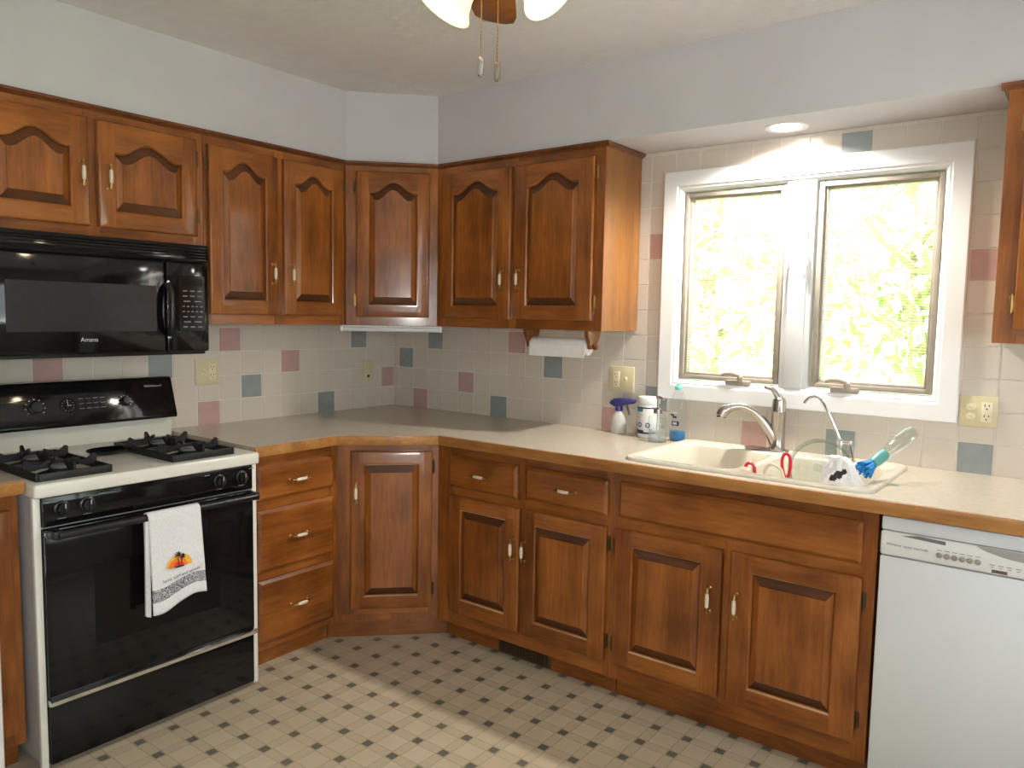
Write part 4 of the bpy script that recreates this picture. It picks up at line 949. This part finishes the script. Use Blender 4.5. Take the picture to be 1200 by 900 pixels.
plate((0, -1.149, 1.151), PI/2, .114, .114, [('toggle', -.023), ('outlet', .023)], 'almond switch and outlet plate on the tiles nearest the range', 'wall plate')
plate((0, -.203, 1.117), PI/2, .068, .114, [('phone', 0)], 'single narrow almond phone-jack plate on tiles near the corner', 'wall plate')
plate((1.465, 0, 1.149), 0, .124, .116, [('outlet', -.026), ('toggle', .024)], 'almond outlet and switch plate above the spray bottle left of window', 'wall plate')
plate((2.842, 0, 1.127), 0, .112, .106, [('stack', -.022), ('outlet', .024)], 'almond outlet and double switch plate right of the window', 'wall plate')

# ------------------------------------------------------------------ recessed lamp over the sink
rl = thing('recessed_downlight', 'glowing round recessed light in the soffit above the window', 'ceiling light', (2.19, -.145, 2.128))
b = MB(); b.lathe([(.056, -.001), (.074, -.004), (.078, -.001), (.078, .0)], seg=40); b.build('trim_ring', white_plastic, rl)
b = MB(); b.lathe([(0, -.0015), (.020, -.006), (.038, -.004), (.055, -.001), (0.055, 0), (0, 0)], seg=32); b.build('bulb_face', can_m, rl)

# ------------------------------------------------------------------ ceiling fan with lights
FX, FY = 1.984, -1.612
fan = thing('ceiling_fan', 'wooden-bladed ceiling fan with lit frosted glass shades and pull chains', 'ceiling fan', (FX, FY, 0))
b = MB(); b.lathe([(0, 2.445), (.075, 2.445), (.070, 2.415), (.030, 2.395), (.016, 2.39), (.016, 2.37), (.05, 2.365), (.11, 2.345), (.125, 2.31), (.115, 2.275), (.07, 2.255), (.055, 2.25), (.055, 2.215), (.07, 2.21), (.07, 2.185), (.04, 2.165), (0, 2.16)], seg=36); b.build('motor_housing', brass, fan)
FZ = .030   # drop of the light kit below the motor is short
a0 = math.atan2(.79, -.61)
for i in range(5):
    a = a0+i*2*PI/5; T = Matrix.Rotation(a, 4, 'Z') @ Matrix.Rotation(math.radians(10), 4, 'X')
    P = [(.17, -.050), (.20, -.056), (.46, -.066), (.505, -.058), (.525, -.035), (.53, 0), (.525, .035), (.505, .058), (.46, .066), (.20, .056), (.17, .050)]
    b = MB(); b.prism(P, 'z', -.003, .003, 0, .0015, T=Matrix.Translation((0, 0, 2.292)) @ T); bl = b.build('blade', wood_blade, fan)
    b = MB(); b.box(.09, .24, -.018, .018, -.010, -.004, 0, .002, T=Matrix.Translation((0, 0, 2.292)) @ T); b.build('blade_iron', brass, bl)
rdir = Vector((math.cos(YAW), math.sin(YAW), 0)); adir = Vector((-math.sin(YAW), math.cos(YAW), 0))
for k, (ang, tl, off) in enumerate(((190, 32, .046), (-28, 42, .078))):
    A = math.radians(ang); hd = rdir*math.cos(A)+adir*math.sin(A); ax = (hd*math.sin(math.radians(tl))-Vector((0, 0, 1))*math.cos(math.radians(tl))).normalized()
    org = Vector((0, 0, 2.222))+hd*off; Q = Matrix.Translation(org) @ ax.to_track_quat('Z', 'Y').to_matrix().to_4x4()
    b = MB(); b.tube([Vector((0, 0, 2.222))+hd*.03, org-ax*.004], .010, 10).lathe([(0, -.004), (.024, -.004), (.026, .018), (.022, .020), (0, .020)], T=Q, seg=20); b.build('light_arm', brass, fan)
    b = MB(); b.lathe([(.024, .010), (.036, .022), (.047, .048), (.052, .075), (.060, .100), (.072, .116), (.070, .117), (.058, .101), (.050, .075), (.045, .048), (.034, .023), (.022, .012)], T=Q, seg=40); b.build('lamp_shade', shade_m, fan)
    b = MB(); b.lathe([(0, .020), (.012, .022), (.014, .040), (.022, .062), (.024, .075), (.018, .090), (0, .098)], T=Q, seg=20); b.build('bulb', bulb_m, fan)
    p = Vector((FX, FY, 0))+org+ax*.125; lo = light('fan_lamp', 'SPOT', p, 6, (1, .82, .58), .05, spot_size=2.7, spot_blend=.5); aim(lo, ax)
for dx, zt, m in ((-.018, 2.016, ceramic), (.020, 2.006, brass)):
    pos = rdir*dx
    b = MB(); n = 40
    b.tube([(pos.x, pos.y, 2.175-(2.175-zt)*i/n) for i in range(n+1)], [.0016 if i % 2 else .0010 for i in range(n+1)], 6); ch = b.build('pull_chain', brass, fan)
    b = MB(); b.lathe([(0, .002), (.0050, 0), (.0072, -.006), (.0078, -.030), (.0072, -.040), (.003, -.043), (0, -.043)], c=(pos.x, pos.y, zt), seg=14); b.build('pull_weight', steel if m is brass else chrome, ch)

# ------------------------------------------------------------------ outdoors: lawn and trees beyond the windows
struct('ground_lawn', MB().box(-12, 24, 3.2, 30, -.7, -.6), lawn_m, smooth=False)
struct('ground_path', MB().box(-12, 24, .3, 3.2, -.7, -.6).box(4.6, 24, -14, .3, -.7, -.6), siding_m, smooth=False)
def tree(label, x, y, h, rad, kind, seed, n=1500, leaf=.14):
    o = thing('garden_tree', label, 'tree', (x, y, -.6)); rnd = random.Random(seed)
    b = MB(); b.tube(smoothpath([(0, 0, 0), (.05, .02, h*.3), (-.04, .05, h*.6), (.02, 0, h*.85)], 4), [.14-.10*i/12 for i in range(13)], 8)
    for k in range(6):
        a = k*1.05; z = h*(.3+.08*k); b.tube([(0, 0, z), (rad*.35*math.cos(a), rad*.35*math.sin(a), z+.3), (rad*.7*math.cos(a), rad*.7*math.sin(a), z+.75)], [.05, .035, .015], 6)
    b.build('trunk', bark_m, o)
    t = bmesh.new(); blobs = [(rnd.uniform(-.6, .6)*rad, rnd.uniform(-.6, .6)*rad, h*rnd.uniform(.25, .92), rad*rnd.uniform(.3, .55)) for _ in range(16)]
    for i in range(n):
        bx, by, bz, br = rnd.choice(blobs); v = Vector((rnd.gauss(0, 1), rnd.gauss(0, 1), rnd.gauss(0, 1))).normalized()*br*rnd.uniform(.6, 1.05)
        c = Vector((bx, by, bz))+v; nrm = (v+Vector((rnd.uniform(-.5, .5), rnd.uniform(-.5, .5), rnd.uniform(-.1, .9)))*br).normalized(); e1 = nrm.orthogonal().normalized(); e1.rotate(Matrix.Rotation(rnd.uniform(0, 6.28), 3, nrm)); e2 = nrm.cross(e1); s = leaf*rnd.uniform(.6, 1.3)
        t.faces.new([t.verts.new(c+q) for q in (-e1*s, e2*s*.45+nrm*.01, e1*s, -e2*s*.45+nrm*.01)])
    me = bpy.data.meshes.new('foliage'); t.to_mesh(me); t.free(); me.materials.append(leafy[kind]); f = bpy.data.objects.new('foliage', me); COL.objects.link(f); f.parent = o
tree('yellow-green tree showing through the left window pane', -1.2, 7.2, 4.6, 1.7, 'yellow_green', 1)
tree('bright green tree showing through the right window pane', 1.5, 6.6, 4.2, 1.6, 'green', 2)
tree('taller pale green tree behind the other garden trees', -1.0, 12.6, 6.6, 2.2, 'yellow_green', 3)
tree('deep green tree outside the right wall window', 9.5, .8, 4.4, 1.9, 'deep_green', 4)
tree('second green tree farther along outside the right wall window', 11.8, -3.2, 4.0, 1.6, 'deep_green', 5)

# look-alikes share a group phrase
for o in list(bpy.data.objects):
    if o.parent is None and 'category' in o:
        n = o.name.split('.')[0]
        g = {'wall_cabinet': 'cherry wall cabinets', 'base_cabinet': 'cherry base cabinets', 'outlet_plate': 'almond wall plates', 'switch_plate': 'almond wall plates', 'garden_tree': 'trees outside the windows', 'dish_brush': 'loop-handled tools in the sink'}.get(n)
        if g: o['group'] = g
